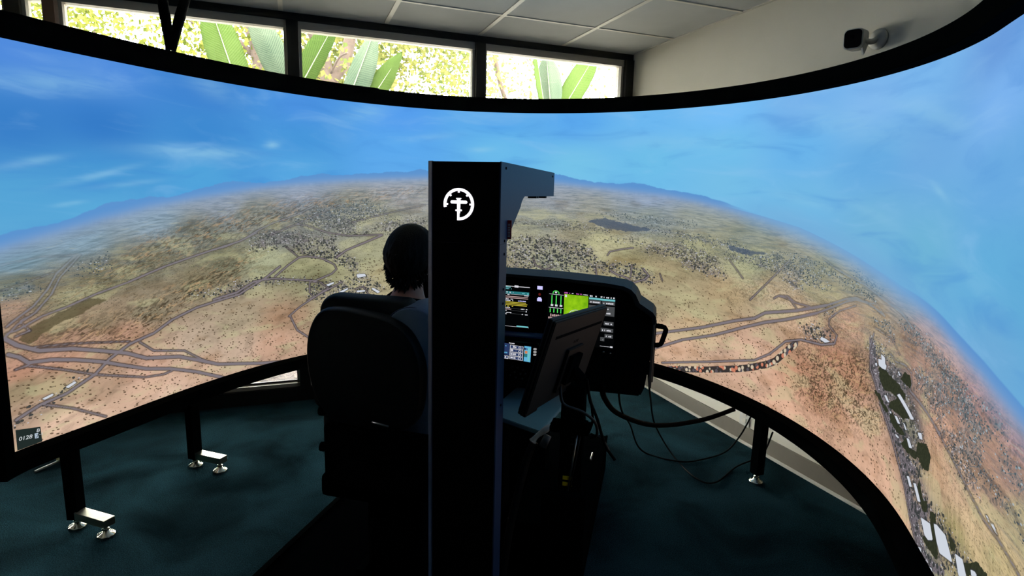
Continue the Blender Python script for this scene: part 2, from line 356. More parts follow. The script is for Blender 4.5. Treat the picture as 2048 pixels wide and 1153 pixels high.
# ------------------------------------------------------------------ layout of the projected picture, in metres along and up the screen
ROADS = [(.013,[(-2.123,.469),(-2.087,.432),(-2.022,.39),(-1.91,.367),(-1.79,.324),(-1.683,.284),(-1.585,.232),(-1.406,.191),(-1.277,.133),(-1.171,.083),(-.904,.016),(-.641,-.034)]),(.0115,[(-2.117,.403),(-2.084,.382),(-2.057,.35),(-1.985,.34),(-1.902,.315),(-1.792,.273),(-1.703,.23),(-1.587,.178),(-1.457,.14),(-1.308,.079),(-1.15,-.001),(-.968,-.104)]),(.0088,[(-2.111,.129),(-2.032,.161),(-1.942,.175),(-1.825,.225),(-1.762,.277),(-1.664,.325),(-1.542,.349),(-1.441,.397)]),(.0079,[(-1.441,.397),(-1.302,.435),(-1.039,.468),(-.868,.548),(-.781,.606)]),(.0061,[(-.813,.545),(-.727,.609),(-.659,.651),(-.605,.655),(-.505,.634),(-.427,.59),(-.411,.558),(-.442,.529),(-.549,.492),(-.618,.502),(-.832,.536),(-.907,.534)]),(.0081,[(-.907,.534),(-.952,.529),(-1.055,.481),(-1.2,.462)]),(.0038,[(-.659,.651),(-.744,.722)]),(.004,[(-.6,.372),(-.554,.384),(-.463,.436),(-.518,.481),(-.587,.488),(-.586,.418),(-.554,.384)]),(.0041,[(-.285,.412),(-.232,.424),(-.2,.371),(-.137,.333)]),(.0087,[(-.413,.636),(-.352,.679),(-.222,.729),(-.114,.774)]),(.0049,[(-.685,.858),(-.609,.846),(-.47,.798),(-.338,.775),(-.222,.776),(-.114,.778)]),(.0049,[(-1.247,.728),(-1.128,.747),(-1.02,.78),(-.94,.822),(-.836,.866),(-.686,.911),(-.55,.974)]),(.0038,[(-.317,.862),(-.069,.923),(.172,.981)]),(.0035,[(-.85,.798),(-.685,.855),(-.396,.975)]),(.0055,[(-1.866,.77),(-1.944,.699),(-1.977,.639),(-2.027,.578),(-2.115,.513)]),(.0046,[(-1.853,.769),(-1.933,.682),(-1.966,.616),(-2.023,.55),(-2.081,.514),(-2.121,.474)]),(.0062,[(-.934,.815),(-1.04,.772),(-1.289,.717),(-1.478,.674),(-1.66,.621)]),(.0052,[(-1.66,.621),(-1.804,.588),(-1.911,.554),(-2.003,.531),(-2.083,.492),(-2.117,.487),(-2.122,.465),(-2.092,.436)]),(.0049,[(-2.099,.335),(-2.062,.339),(-1.953,.288),(-1.825,.222),(-1.599,.138),(-1.496,.122),(-1.449,.127)]),(.0054,[(-1.616,.321),(-1.546,.26),(-1.376,.216),(-1.277,.142),(-1.181,.086)]),(.003,[(-2.038,.41),(-1.908,.389),(-1.664,.337)]),(.0063,[(-.709,.279),(-.662,.18),(-.583,.113)]),(.0055,[(-.719,.281),(-.642,.336),(-.52,.4),(-.375,.466)]),(.0028,[(-2.113,.756),(-1.991,.775),(-1.866,.77)]),(.0021,[(-2.119,.658),(-2.04,.678),(-1.95,.708)]),(.0055,[(-2.02,.156),(-1.926,.103),(-1.792,.009)]),(.0039,[(-2.053,.538),(-2.072,.524),(-2.044,.48),(-2.089,.468)]),(.0046,[(2.601,.775),(2.38,.528)]),(.0114,[(1.739,.192),(2.084,.308),(2.291,.391),(2.426,.435),(2.491,.479),(2.688,.531),(2.88,.597)]),(.0078,[(2.88,.597),(2.99,.647),(3.057,.666),(3.092,.662)]),(.0039,[(3.092,.662),(3.202,.665),(3.265,.631)]),(.0105,[(1.746,.093),(1.95,.199),(2.162,.277),(2.364,.371),(2.5,.429),(2.632,.473),(2.825,.548)]),(.0068,[(2.825,.548),(3.005,.639),(3.06,.658),(3.137,.658),(3.191,.648),(3.265,.631)]),(.0054,[(2.536,.566),(2.563,.584),(2.621,.592),(2.676,.569),(2.777,.569)]),(.0042,[(2.563,.584),(2.641,.577),(2.692,.544)]),(.0065,[(1.817,.016),(2.143,.11),(2.465,.211),(2.564,.275),(2.655,.366),(2.755,.4),(2.894,.413),(2.977,.44),(2.983,.479)]),(.0042,[(2.983,.479),(2.92,.51),(2.912,.541),(2.972,.591),(3.067,.633)]),(.0059,[(3.217,.549),(3.21,.488),(3.243,.405),(3.314,.343),(3.377,.283),(3.449,.237),(3.56,.162),(3.65,.109),(3.743,.043),(3.85,-.006),(3.958,-.036)]),(.0062,[(3.541,.418),(3.635,.407),(3.721,.396),(3.842,.375)]),(.0037,[(3.81,.378),(3.943,.352),(4.09,.316),(4.19,.292),(4.27,.288),(4.358,.272),(4.375,.268)]),(.0043,[(3.347,.504),(3.4,.484),(3.467,.492),(3.529,.478),(3.546,.442),(3.541,.418)]),(.003,[(3.208,.574),(3.252,.568),(3.349,.556),(3.417,.516)]),(.0019,[(4.1,.406),(4.184,.395),(4.232,.397),(4.277,.393),(4.36,.35)]),(.0066,[(2.889,.773),(2.974,.752),(3.1,.729),(3.234,.692),(3.372,.666),(3.471,.625)]),(.004,[(2.803,.808),(2.889,.773)]),(.0016,[(3.716,.564),(3.822,.56),(3.974,.559),(4.098,.562),(4.178,.553),(4.272,.557)]),(.0053,[(1.324,.578),(1.335,.503)]),(.0051,[(1.4,.676),(1.415,.702),(1.496,.725),(1.57,.739)]),(.0063,[(1.42,.578),(1.454,.557),(1.547,.534),(1.591,.49),(1.626,.454)]),(.0063,[(1.573,.504),(1.655,.539),(1.687,.567),(1.643,.61)]),(.0039,[(.897,.626),(.914,.574),(.981,.543),(1.03,.564)]),(.0037,[(1.76,.591),(1.78,.547)]),(.0044,[(2.214,.727),(2.316,.637)]),(.005,[(1.567,.626),(1.563,.544)])]
ROOFS = [[(3.289,.484),(3.321,.477),(3.333,.456),(3.31,.457)],[(3.279,.46),(3.298,.462),(3.344,.451),(3.345,.434),(3.32,.432),(3.292,.437)],[(3.456,.373),(3.476,.382),(3.621,.338),(3.594,.33)],[(3.366,.343),(3.386,.344),(3.421,.325),(3.397,.326)],[(3.263,.439),(3.276,.441),(3.284,.431),(3.272,.429)],[(3.667,.311),(3.7,.321),(3.719,.306),(3.693,.3)],[(3.592,.26),(3.613,.264),(3.654,.246),(3.627,.239)],[(3.654,.147),(3.676,.153),(3.714,.135),(3.696,.126)],[(3.718,.151),(3.74,.159),(3.808,.127),(3.781,.119)],[(3.831,.088),(3.907,.109),(3.949,.079),(3.917,.06),(3.886,.058)],[(3.931,.123),(3.952,.132),(4.019,.138),(4.095,.1),(4.008,.074),(3.975,.091)],[(4.096,.13),(4.14,.142),(4.177,.117),(4.141,.092)],[(3.851,-.004),(3.878,.009),(3.908,-.012),(3.881,-.016)],[(3.949,-.007),(3.981,.006),(4.001,-.007),(3.968,-.03)],[(4.189,.146),(4.209,.155),(4.226,.154),(4.2,.135)],[(3.503,.239),(3.536,.238),(3.533,.232),(3.51,.232)],[(4.197,.307),(4.206,.309),(4.224,.303),(4.216,.3)],[(4.224,.303),(4.239,.307),(4.266,.296),(4.25,.296)],[(-2.025,.184),(-1.99,.193),(-1.985,.185),(-2.018,.176)],[(-1.943,.206),(-1.907,.219),(-1.901,.211),(-1.934,.197)],[(2.878,.435),(2.902,.448),(2.946,.441),(2.915,.428)],[(2.885,.449),(2.911,.441),(2.906,.433),(2.878,.435)],[(-.279,.513),(-.225,.513),(-.214,.496),(-.271,.488)],[(-.277,.399),(-.223,.398),(-.216,.389),(-.273,.386)],[(-.181,.407),(-.166,.41),(-.119,.378),(-.138,.371)],[(-.393,.401),(-.332,.424),(-.336,.412),(-.385,.388)],[(-.479,.458),(-.429,.472),(-.425,.464),(-.463,.448)],[(3.424,.456),(3.436,.456),(3.458,.444),(3.445,.443)],[(3.423,.302),(3.442,.299),(3.451,.293),(3.435,.293)],[(3.47,.296),(3.489,.3),(3.526,.284),(3.507,.28)],[(3.541,.297),(3.558,.297),(3.583,.284),(3.569,.282)]]
PAVED = [[(3.189,.531),(3.239,.507),(3.293,.419),(3.382,.346),(3.485,.276),(3.596,.208),(3.697,.134),(3.793,.076),(3.895,.03),(4.003,-.005),(3.958,-.036),(3.85,-.006),(3.743,.043),(3.65,.109),(3.559,.183),(3.449,.237),(3.377,.283),(3.314,.343),(3.243,.405)],[(3.606,.199),(3.663,.208),(3.719,.193),(3.728,.178),(3.65,.164),(3.627,.173)],[(3.743,.099),(3.865,.129),(3.883,.104),(3.822,.083),(3.812,.046),(3.761,.067)],[(3.921,.014),(4.06,.052),(4.067,.039),(3.95,-.019)]]
DARK = [[(-2.077,.452),(-2.057,.488),(-1.942,.535),(-1.827,.576),(-1.756,.555),(-1.89,.502),(-1.963,.486),(-2.049,.419)],[(1.258,.897),(1.374,.926),(1.508,.896),(1.716,.863),(1.544,.842),(1.393,.853)],[(2.173,.818),(2.279,.801),(2.446,.792),(2.34,.767),(2.226,.782)]]
GROVES = [(1.0,[(3.293,.336),(3.339,.336),(3.361,.319),(3.416,.299),(3.432,.281),(3.389,.289),(3.341,.312),(3.305,.324)]),(1.0,[(3.43,.305),(3.467,.295),(3.524,.279),(3.574,.264),(3.531,.246),(3.485,.255),(3.445,.271)]),(1.0,[(3.755,.187),(3.793,.161),(3.851,.13),(3.836,.113),(3.795,.127),(3.757,.161)]),(1.0,[(3.892,.137),(3.924,.155),(3.945,.129),(3.926,.103),(3.904,.108)]),(1.0,[(4.143,.136),(4.163,.15),(4.19,.143),(4.19,.127),(4.17,.121)]),(1.0,[(4.204,.179),(4.218,.186),(4.225,.172),(4.211,.164)]),(1.0,[(3.296,.428),(3.327,.442),(3.38,.423),(3.463,.411),(3.52,.392),(3.517,.364),(3.47,.359),(3.403,.367),(3.36,.359),(3.319,.386)]),(1.0,[(3.418,.332),(3.469,.362),(3.561,.343),(3.586,.327),(3.536,.307),(3.476,.31),(3.42,.309)]),(1.0,[(3.684,.282),(3.758,.309),(3.812,.285),(3.815,.238),(3.79,.231),(3.756,.228),(3.691,.249)]),(1.0,[(3.89,.142),(3.929,.156),(3.972,.097),(4.013,.048),(3.939,.039),(3.871,.04),(3.899,.074),(3.948,.082),(3.907,.109)]),(1.0,[(3.586,.26),(3.559,.224),(3.621,.217),(3.704,.227),(3.701,.253),(3.644,.242)]),(1.0,[(4.037,.153),(4.088,.154),(4.092,.137),(4.071,.119)]),(.95,[(3.477,.469),(3.518,.467),(3.546,.442),(3.54,.421),(3.495,.429),(3.454,.431)]),(1.0,[(4.156,.145),(4.213,.182),(4.272,.188),(4.185,.123)]),(1.0,[(3.829,.144),(3.853,.157),(3.87,.123),(3.841,.115)])]
TOWNS = [(.75,[(3.189,.531),(3.288,.52),(3.338,.483),(3.441,.465),(3.527,.435),(3.579,.397),(3.646,.349),(3.75,.302),(3.818,.247),(3.767,.187),(3.856,.163),(3.96,.17),(4.08,.163),(4.238,.163),(3.951,-.041),(3.826,.006),(3.711,.068),(3.586,.155),(3.461,.237),(3.349,.314),(3.247,.404)]),(.9,[(3.205,.603),(3.309,.602),(3.355,.558),(3.286,.569)]),(.9,[(3.367,.639),(3.46,.63),(3.676,.598),(3.838,.577),(3.977,.554),(4.034,.527),(4.131,.495),(4.033,.453),(3.86,.495),(3.669,.562),(3.559,.585),(3.431,.608)]),(.7,[(3.533,.504),(3.615,.525),(3.844,.522),(3.938,.492),(3.839,.456),(3.842,.375),(3.729,.416),(3.575,.452)]),(.75,[(3.81,.378),(4.064,.481),(4.144,.399),(4.248,.389),(4.282,.37),(4.228,.364),(4.114,.38),(4.144,.338),(4.066,.314),(3.932,.355)]),(.7,[(4.181,.489),(4.317,.461),(4.331,.425),(4.225,.44)]),(.6,[(4.269,.385),(4.358,.358),(4.351,.375),(4.297,.391)]),(.8,[(4.046,.552),(4.112,.557),(4.199,.533),(4.195,.523),(4.114,.53)]),(.9,[(2.735,.458),(2.812,.494),(2.934,.483),(2.972,.446),(2.817,.404)]),(.8,[(-.954,.789),(-.821,.824),(-.685,.805),(-.508,.784),(-.416,.789),(-.414,.69),(-.258,.596),(-.272,.524),(-.428,.605),(-.529,.643),(-.644,.672),(-.744,.722),(-.983,.724)]),(.8,[(-.701,.876),(-.535,.953),(-.381,.975),(-.227,.999),(-.07,.947),(-.085,.915),(-.224,.877),(-.301,.832),(-.223,.784),(-.377,.795),(-.548,.844),(-.686,.862)]),(.6,[(-.223,.807),(-.069,.884),(.173,.885),(.174,.812),(-.067,.789)]),(.7,[(-.618,.506),(-.41,.471),(-.218,.513),(-.1,.398),(-.253,.343),(-.446,.353),(-.6,.372)]),(.65,[(-1.338,.516),(-1.128,.525),(-.907,.552),(-.618,.514),(-.618,.483),(-.892,.508),(-1.07,.456)]),(.85,[(.722,.759),(.903,.782),(1.133,.759),(1.291,.718),(1.36,.623),(1.584,.627),(1.711,.585),(1.715,.522),(1.547,.534),(1.379,.566),(1.005,.553),(.725,.539)]),(.6,[(.762,.872),(1.0,.88),(1.409,.865),(1.41,.833),(1.164,.836)]),(.85,[(1.643,.745),(1.9,.797),(2.115,.745),(2.202,.628),(2.08,.625),(1.912,.656),(1.859,.703),(1.661,.723)]),(.8,[(1.636,.878),(1.895,.856),(2.217,.825),(2.339,.796),(2.351,.717),(2.222,.791),(1.898,.827)]),(.6,[(1.324,.959),(1.567,.945),(1.969,.92),(1.94,.896),(1.487,.925)]),(.5,[(1.199,.779),(1.575,.795),(1.78,.78),(1.74,.765),(1.412,.776)]),(.85,[(2.18,.763),(2.341,.753),(2.493,.797),(2.689,.758),(2.791,.725),(2.881,.682),(2.757,.666),(2.642,.678),(2.526,.698),(2.344,.733),(2.183,.735)]),(.8,[(2.493,.797),(2.679,.805),(2.844,.767),(2.978,.736),(3.188,.683),(3.194,.664),(2.985,.71),(2.819,.741),(2.656,.766)]),(.8,[(2.535,.693),(2.64,.69),(2.722,.642),(2.666,.639)]),(.7,[(2.862,.568),(2.935,.601),(2.942,.574),(2.883,.55)]),(.7,[(2.997,.783),(3.221,.729),(3.211,.713),(3.019,.759)]),(.6,[(-2.12,.651),(-2.04,.678),(-1.999,.658),(-2.074,.616),(-2.122,.619)]),(.6,[(-1.889,.714),(-1.737,.757),(-1.74,.696),(-1.891,.685)]),(.5,[(-1.846,.264),(-2.157,.111),(-2.115,.091),(-1.827,.234)])]
ROUGH = [(1.0,[(-1.792,.469),(-1.557,.52),(-1.19,.654),(-.911,.715),(-1.036,.552),(-1.221,.493),(-1.426,.433),(-1.563,.371)]),(1.0,[(-2.034,.415),(-1.965,.454),(-1.853,.483),(-1.638,.363),(-1.665,.32),(-1.88,.377)]),(.8,[(-1.545,.812),(-1.129,.921),(-.594,1.004),(.167,1.08),(-.657,.883),(-1.277,.742),(-1.673,.635),(-1.976,.552)]),(1.0,[(2.721,.366),(2.923,.397),(3.207,.498),(3.264,.388),(3.349,.314),(3.444,.229),(3.365,.175),(3.151,.128),(2.971,.101),(2.778,.128),(2.783,.257)]),(.8,[(2.848,.001),(3.191,.122),(3.172,.068),(2.923,.007)]),(.6,[(3.206,.603),(3.801,.604),(4.276,.547),(4.314,.467),(4.031,.525),(3.604,.55)]),(.6,[(2.535,.424),(2.891,.388),(3.187,.557),(3.047,.567)]),(.7,[(2.363,.637),(2.705,.59),(2.214,.498)])]
HOUSES = [(1.827,-.024),(1.949,.009),(2.149,.063),(2.356,.13),(2.438,.161),(2.558,.216),(2.606,.247),(2.663,.311),(2.723,.372)]
CLOUDS = [(-1.899,1.469,.253,.049,.09,.5),(-1.211,1.575,.151,.067,-.34,.35),(-1.27,1.24,.33,.037,.02,.75),(-.84,1.309,.056,.022,.19,.8),(-2.001,1.149,.119,.019,.27,.6),(-1.756,1.11,.187,.017,.29,.5),(-1.64,1.074,.17,.014,.13,.4),(-1.879,.987,.064,.011,.15,.5),(-.243,1.544,.185,.058,.27,.5),(.195,1.421,.236,.025,.15,.3),(.532,1.355,.1,.02,.08,.5),(.663,1.568,.333,.048,.03,.2),(1.801,1.401,.47,.052,-.09,.3),(2.825,1.416,.459,.073,-.29,.35),(3.453,1.115,.092,.015,-.45,.5),(3.312,1.395,.345,.041,-.31,.35),(2.605,1.076,.247,.024,-.19,.3),(3.857,.861,.28,.039,-.28,.3),(3.073,1.023,.279,.026,-.28,.25)]
SKYTONE = [(-2.029,1.578,82,140,222),(-2.049,1.285,55,125,200),(-2.068,1.004,85,165,215),(-2.077,.87,95,170,215),(-1.731,1.572,80,140,222),(-1.744,1.323,50,120,198),(-1.756,1.11,72,152,212),(-1.764,.959,92,172,218),(-1.266,1.567,62,130,208),(-1.269,1.326,60,136,208),(-1.272,1.128,82,165,220),(-.669,1.544,76,146,225),(-.665,1.35,70,150,218),(-.662,1.179,88,168,225),(-.008,1.548,86,158,238),(-.005,1.332,92,170,238),(-.002,1.206,95,170,235),(.663,1.552,85,165,235),(.666,1.359,108,188,235),(1.158,1.556,90,168,238),(1.165,1.269,118,195,232),(1.636,1.542,108,183,240),(1.65,1.3,110,190,232),(2.088,1.568,118,190,248),(2.112,1.346,112,190,235),(2.134,1.15,118,190,230),(2.521,1.545,115,175,235),(2.56,1.322,105,180,235),(2.605,1.076,115,185,228),(2.942,1.506,130,185,238),(3.008,1.251,100,170,225),(3.085,.982,115,180,218),(3.201,1.557,125,185,238),(3.296,1.271,110,170,225),(3.435,.912,110,180,215),(3.657,1.566,105,155,220),(3.767,1.376,125,180,240),(3.873,1.16,105,170,225),(3.942,.887,100,175,220),(4.038,.697,110,170,215),(4.125,.849,95,170,215)]
LANDTONE = [(-2.084,.774,100,140,165),(-1.87,.835,110,145,170),(-1.542,.908,120,150,175),(-1.129,.975,130,145,165),(-.66,1.048,135,148,170),(.0,1.06,150,155,165),(-2.092,.657,115,125,115),(-2.097,.578,160,125,100),(-1.973,.594,135,125,95),(-1.782,.65,120,115,85),(-1.549,.716,120,118,95),(-1.276,.821,120,125,115),(-.976,.918,130,135,130),(-1.981,.469,140,110,80),(-1.792,.469,140,120,90),(-1.559,.471,125,115,90),(-2.049,.423,165,120,90),(-1.896,.403,170,125,95),(-1.686,.375,165,120,90),(-1.28,.583,125,115,85),(-1.129,.676,115,115,90),(-.879,.654,155,160,125),(-.784,.797,115,120,120),(-.651,.572,135,135,95),(-.519,.528,135,135,95),(-1.035,.317,170,150,120),(-1.284,.254,180,155,130),(-.776,.269,165,125,90),(-.807,.113,185,140,110),(-1.066,.143,185,155,130),(-1.99,.342,190,135,105),(-2.099,.335,185,130,100),(-1.997,.235,160,125,90),(-2.076,.243,140,120,85),(-1.811,.146,165,130,100),(-1.574,.092,190,150,120),(-1.571,.169,185,140,115),(-1.287,.084,190,150,120),(-1.918,.046,205,165,135),(-2.082,.139,160,130,105),(-1.438,-.008,200,160,135),(-.328,.846,135,140,130),(-.16,.675,155,155,120),(.008,.53,165,155,110),(-.319,.339,165,155,115),(-.163,.877,150,150,130),(-.493,.88,125,130,130),(1.005,1.034,140,150,165),(1.007,.897,145,150,140),(.842,.716,150,150,120),(1.177,.801,145,140,115),(1.347,.743,172,168,125),(1.013,.581,140,145,115),(.811,.498,150,140,105),(1.521,.623,140,130,85),(1.67,.958,130,145,150),(1.665,1.052,130,150,180),(1.997,.944,140,150,145),(2.012,.796,150,150,115),(1.86,.627,150,135,95),(2.327,.88,130,140,130),(2.347,.745,150,155,120),(2.21,.527,170,145,100),(1.704,.412,160,145,105),(2.052,.408,175,160,115),(2.544,.559,180,160,125),(2.062,.318,185,155,110),(1.898,.171,195,150,115),(2.42,.286,195,150,120),(2.261,.156,190,150,120),(2.644,.88,145,150,140),(2.825,.779,140,145,125),(2.998,.735,150,150,130),(3.154,.76,135,145,145),(3.347,.693,145,142,140),(2.858,.643,160,150,115),(2.727,.494,190,150,115),(3.053,.546,185,140,110),(3.206,.603,165,145,115),(3.572,.613,170,140,135),(3.801,.604,185,145,135),(4.004,.574,175,130,130),(4.262,.54,165,125,130),(4.153,.572,160,125,135),(2.783,.257,180,120,80),(2.956,.406,165,110,75),(3.117,.341,170,115,75),(2.985,.179,185,125,85),(2.388,.048,190,145,115),(2.699,-.007,195,145,110),(3.038,.008,190,140,105),(3.251,.169,200,150,115),(3.452,.07,200,150,115),(3.685,-.022,195,150,110),(3.219,.044,195,145,110),(3.48,.552,150,115,95),(3.583,.508,175,130,110),(3.837,.389,195,140,105),(4.061,.333,200,155,120),(4.188,.274,195,165,115),(4.281,.24,185,165,105),(4.067,.154,150,140,80),(3.872,.255,175,135,95),(3.847,.522,165,125,110),(4.151,.463,175,130,110),(4.334,.38,170,155,110),(4.194,.375,170,130,100),(4.257,.449,165,125,110),(3.429,.402,100,95,100),(3.604,.296,95,90,95),(3.818,.143,130,115,110),(3.897,-.021,120,130,125)]
HORIZON = [(-2.107,.834),(-1.954,.878),(-1.766,.929),(-1.539,.983),(-1.273,1.027),(-.977,1.073),(-.661,1.112),(-.334,1.143),(.166,1.173),(1.035,1.162),(1.268,1.14),(1.498,1.118),(1.759,1.095),(1.986,1.061),(2.309,1.002),(2.631,.942),(2.965,.853),(3.322,.757),(3.762,.678),(4.004,.639),(4.258,.589)]
RB = [(-90,1.837,1.794),(-85,1.837,1.794),(-80,1.837,1.794),(-75,1.837,1.794),(-70,1.769,1.724),(-65,1.722,1.668),(-60,1.691,1.624),(-55,1.674,1.589),(-50,1.669,1.564),(-45,1.672,1.546),(-40,1.682,1.534),(-35,1.697,1.528),(-30,1.714,1.527),(-25,1.733,1.529),(-20,1.752,1.535),(-15,1.77,1.543),(-10,1.786,1.552),(-5,1.8,1.563),(0,1.811,1.575),(5,1.82,1.588),(10,1.824,1.601),(15,1.826,1.614),(20,1.824,1.626),(25,1.819,1.639),(30,1.811,1.651),(35,1.8,1.662),(40,1.787,1.673),(45,1.772,1.683),(50,1.756,1.692),(55,1.739,1.7),(60,1.722,1.708),(65,1.704,1.715),(70,1.687,1.721),(75,1.672,1.726),(80,1.657,1.73),(85,1.644,1.733),(90,1.633,1.735),(95,1.624,1.735),(100,1.617,1.734),(105,1.612,1.731),(110,1.609,1.726),(115,1.608,1.719),(120,1.607,1.708),(125,1.607,1.695),(130,1.606,1.676),(135,1.611,1.68),(140,1.629,1.698),(145,1.659,1.73),(150,1.704,1.777),(155,1.765,1.841),(160,1.846,1.924),(165,1.949,2.032),(170,2.082,2.171),(175,2.252,2.348)]

# ------------------------------------------------------------------ wraparound projection screen
CX, CY, ZB, ZT = .65, 2.2, .42, 2.03
_th = np.array([q[0] for q in RB], float); _rb = np.array([q[1] for q in RB]); _rt = np.array([q[2] for q in RB])
def smooth_tab(r):
    f = np.arange(-90, 175.1, 1.); v = np.interp(f, _th, r); k = np.ones(7)/7
    return f, np.convolve(np.pad(v, 3, mode='edge'), k, 'valid')
FT, FB = smooth_tab(_rb); _, FTT = smooth_tab(_rt)
def rad(th, t): return np.interp(th, FT, FB)*(1-t) + np.interp(th, FT, FTT)*t
def scr(th, t, off=0.0):
    r = rad(th, t)+off; a = np.radians(th)
    return np.stack([CX+r*np.sin(a), CY+r*np.cos(a), ZB+(ZT-ZB)*t+0*th], -1)
S0, S1 = -2.18, math.radians(165)*1.65
TH0, TH1 = math.degrees(S0/1.65), 165
screen = thing('projection_screen', 'huge black framed wraparound screen showing a desert landscape seen from the air', 'screen', (CX, CY, 0))
OFF = Vector((CX, CY, 0))
NU, NV = 1180, 300
s_ = np.linspace(S0, S1, NU); h_ = np.linspace(0, 1.61, NV)
Sg, Hg = np.meshgrid(s_, h_); TH = np.degrees(Sg/1.65)
V = scr(TH, Hg/1.61) - np.array([CX, CY, 0]); V = V.reshape(-1, 3)
idx = np.arange(NU*NV).reshape(NV, NU)
Fq = np.stack([idx[:-1, :-1], idx[:-1, 1:], idx[1:, 1:], idx[1:, :-1]], -1).reshape(-1, 4)
me = bpy.data.meshes.new('display_surface'); me.vertices.add(len(V)); me.vertices.foreach_set('co', V.astype(np.float32).ravel())
me.loops.add(Fq.size); me.loops.foreach_set('vertex_index', Fq.ravel().astype(np.int32)); me.polygons.add(len(Fq))
me.polygons.foreach_set('loop_start', np.arange(0, Fq.size, 4, dtype=np.int32)); me.update(calc_edges=True); me.validate()
me.polygons.foreach_set('use_smooth', np.ones(len(Fq), bool))
P = np.stack([Sg.ravel(), Hg.ravel()], -1).astype(np.float32)
def seg_d(P, a, b):
    a = np.array(a, np.float32); b = np.array(b, np.float32); ab = b-a; t = np.clip(((P-a)@ab)/max(1e-9, float(ab@ab)), 0, 1)
    q = P-a-t[:, None]*ab; return np.sqrt((q*q).sum(1))
def local(pts, pad, fn, out):
    A = np.array(pts); lo = A.min(0)-pad; hi = A.max(0)+pad
    i = np.where((P[:, 0] > lo[0]) & (P[:, 0] < hi[0]) & (P[:, 1] > lo[1]) & (P[:, 1] < hi[1]))[0]
    if len(i): out[i] = fn(P[i], out[i])
def lines(L, pad=.06):
    out = np.full(len(P), 1., np.float32)
    for wd, pts in L:
        for a, b in zip(pts[:-1], pts[1:]): local([a, b], pad, lambda p, o: np.minimum(o, seg_d(p, a, b)-wd*.5), out)
    return out
def inside(p, poly):
    c = np.zeros(len(p), bool); n = len(poly)
    for i in range(n):
        x1, y1 = poly[i]; x2, y2 = poly[i-1]
        if y1 == y2: continue
        k = ((y1 > p[:, 1]) != (y2 > p[:, 1])) & (p[:, 0] < (x2-x1)*(p[:, 1]-y1)/(y2-y1)+x1); c ^= k
    return c
def sdf(p, poly):
    d = np.full(len(p), 9., np.float32)
    for i in range(len(poly)): d = np.minimum(d, seg_d(p, poly[i-1], poly[i]))
    return np.where(inside(p, poly), -d, d)
def polys(L, pad=.06):
    out = np.full(len(P), 1., np.float32)
    for q in L: local(q, pad, lambda p, o: np.minimum(o, sdf(p, q)), out)
    return out
def soft(L, edge):
    out = np.zeros(len(P), np.float32)
    for wt, q in L: local(q, edge*1.5, lambda p, o: np.maximum(o, wt*np.clip(.5-sdf(p, q)/edge, 0, 1)), out)
    return out
def tone(ctrl, pw=3.2, soft_=.03):
    n = np.zeros((len(P), 3)); wsum = np.zeros(len(P))
    for x, y, *c in ctrl:
        d2 = ((P[:, 0]-x)**2 + ((P[:, 1]-y)*1.6)**2 + soft_**2); wt = d2**(-pw/2)
        n += wt[:, None]*np.array(lin([v if v > 1.5 else 2 for v in c])); wsum += wt
    return n/wsum[:, None]
hz = np.array(HORIZON); hh = np.interp(P[:, 0], hz[:, 0], hz[:, 1])
k = (P[:, 0] > hz[-1, 0]); hh[k] = hz[-1, 1] + (P[k, 0]-hz[-1, 0])*(-.2)
def attr(name, val, t='FLOAT'):
    a = me.attributes.new(name, t, 'POINT')
    a.data.foreach_set('value' if t == 'FLOAT' else 'color' if t == 'FLOAT_COLOR' else 'vector', np.ascontiguousarray(val, np.float32).ravel())
attr('flat', np.stack([P[:, 0], P[:, 1], 0*P[:, 0]], -1), 'FLOAT_VECTOR')
attr('above', P[:, 1]-hh)
attr('skytone', np.c_[tone(SKYTONE, 3, .12), np.ones(len(P))], 'FLOAT_COLOR')
attr('landtone', np.c_[tone(LANDTONE, 3.4, .02), np.ones(len(P))], 'FLOAT_COLOR')
attr('road', lines(ROADS)); attr('roof', polys(ROOFS)); attr('paved', polys(PAVED)); attr('lake', polys(DARK))
attr('grove', soft(GROVES, .02)); attr('town', soft(TOWNS, .05)); attr('rough', soft(ROUGH, .12))
attr('row', lines([(.036, HOUSES)]))
cl = np.zeros(len(P))
for x, y, L, W_, a, s in CLOUDS:
    dx, dy = P[:, 0]-x, P[:, 1]-y; u = (dx*math.cos(a)+dy*math.sin(a))/max(L, .02); v = (dy*math.cos(a)-dx*math.sin(a))/max(W_, .01)
    cl = np.maximum(cl, s*np.exp(-(u*u*1.3+v*v*1.3)))
attr('cloud', cl)
# the projected landscape, as one node material
pm = bpy.data.materials.new('projected_landscape'); pm.use_nodes = True; nt = pm.node_tree; nt.nodes.clear(); pm.cycles.emission_sampling = 'NONE'
def nd(t, **k):
    n = nt.nodes.new(t)
    for a, b in k.items(): setattr(n, a, b)
    return n
def put(sock, v):
    if isinstance(v, bpy.types.NodeSocket): nt.links.new(v, sock)
    else: sock.default_value = v
def mth(op, a, b=None, c=None, clamp=False):
    n = nd('ShaderNodeMath', operation=op, use_clamp=clamp); put(n.inputs[0], a)
    if b is not None: put(n.inputs[1], b)
    if c is not None: put(n.inputs[2], c)
    return n.outputs[0]
def at_(name, o='Fac'):
    n = nd('ShaderNodeAttribute', attribute_name=name); return n.outputs[o]
def ramp(x, a, b, c=0., d=1.):
    n = nd('ShaderNodeMapRange', interpolation_type='SMOOTHSTEP'); put(n.inputs[0], x)
    for i, v in zip((1, 2, 3, 4), (a, b, c, d)): put(n.inputs[i], v)
    return n.outputs[0]
def mix(f, a, b, mode='MIX'):
    n = nd('ShaderNodeMix', data_type='RGBA', blend_type=mode); put(n.inputs[0], f); n.clamp_factor = True
    for i, v in ((6, a), (7, b)):
        put(n.inputs[i], (*lin(v), 1) if isinstance(v, tuple) else v)
    return n.outputs[2]
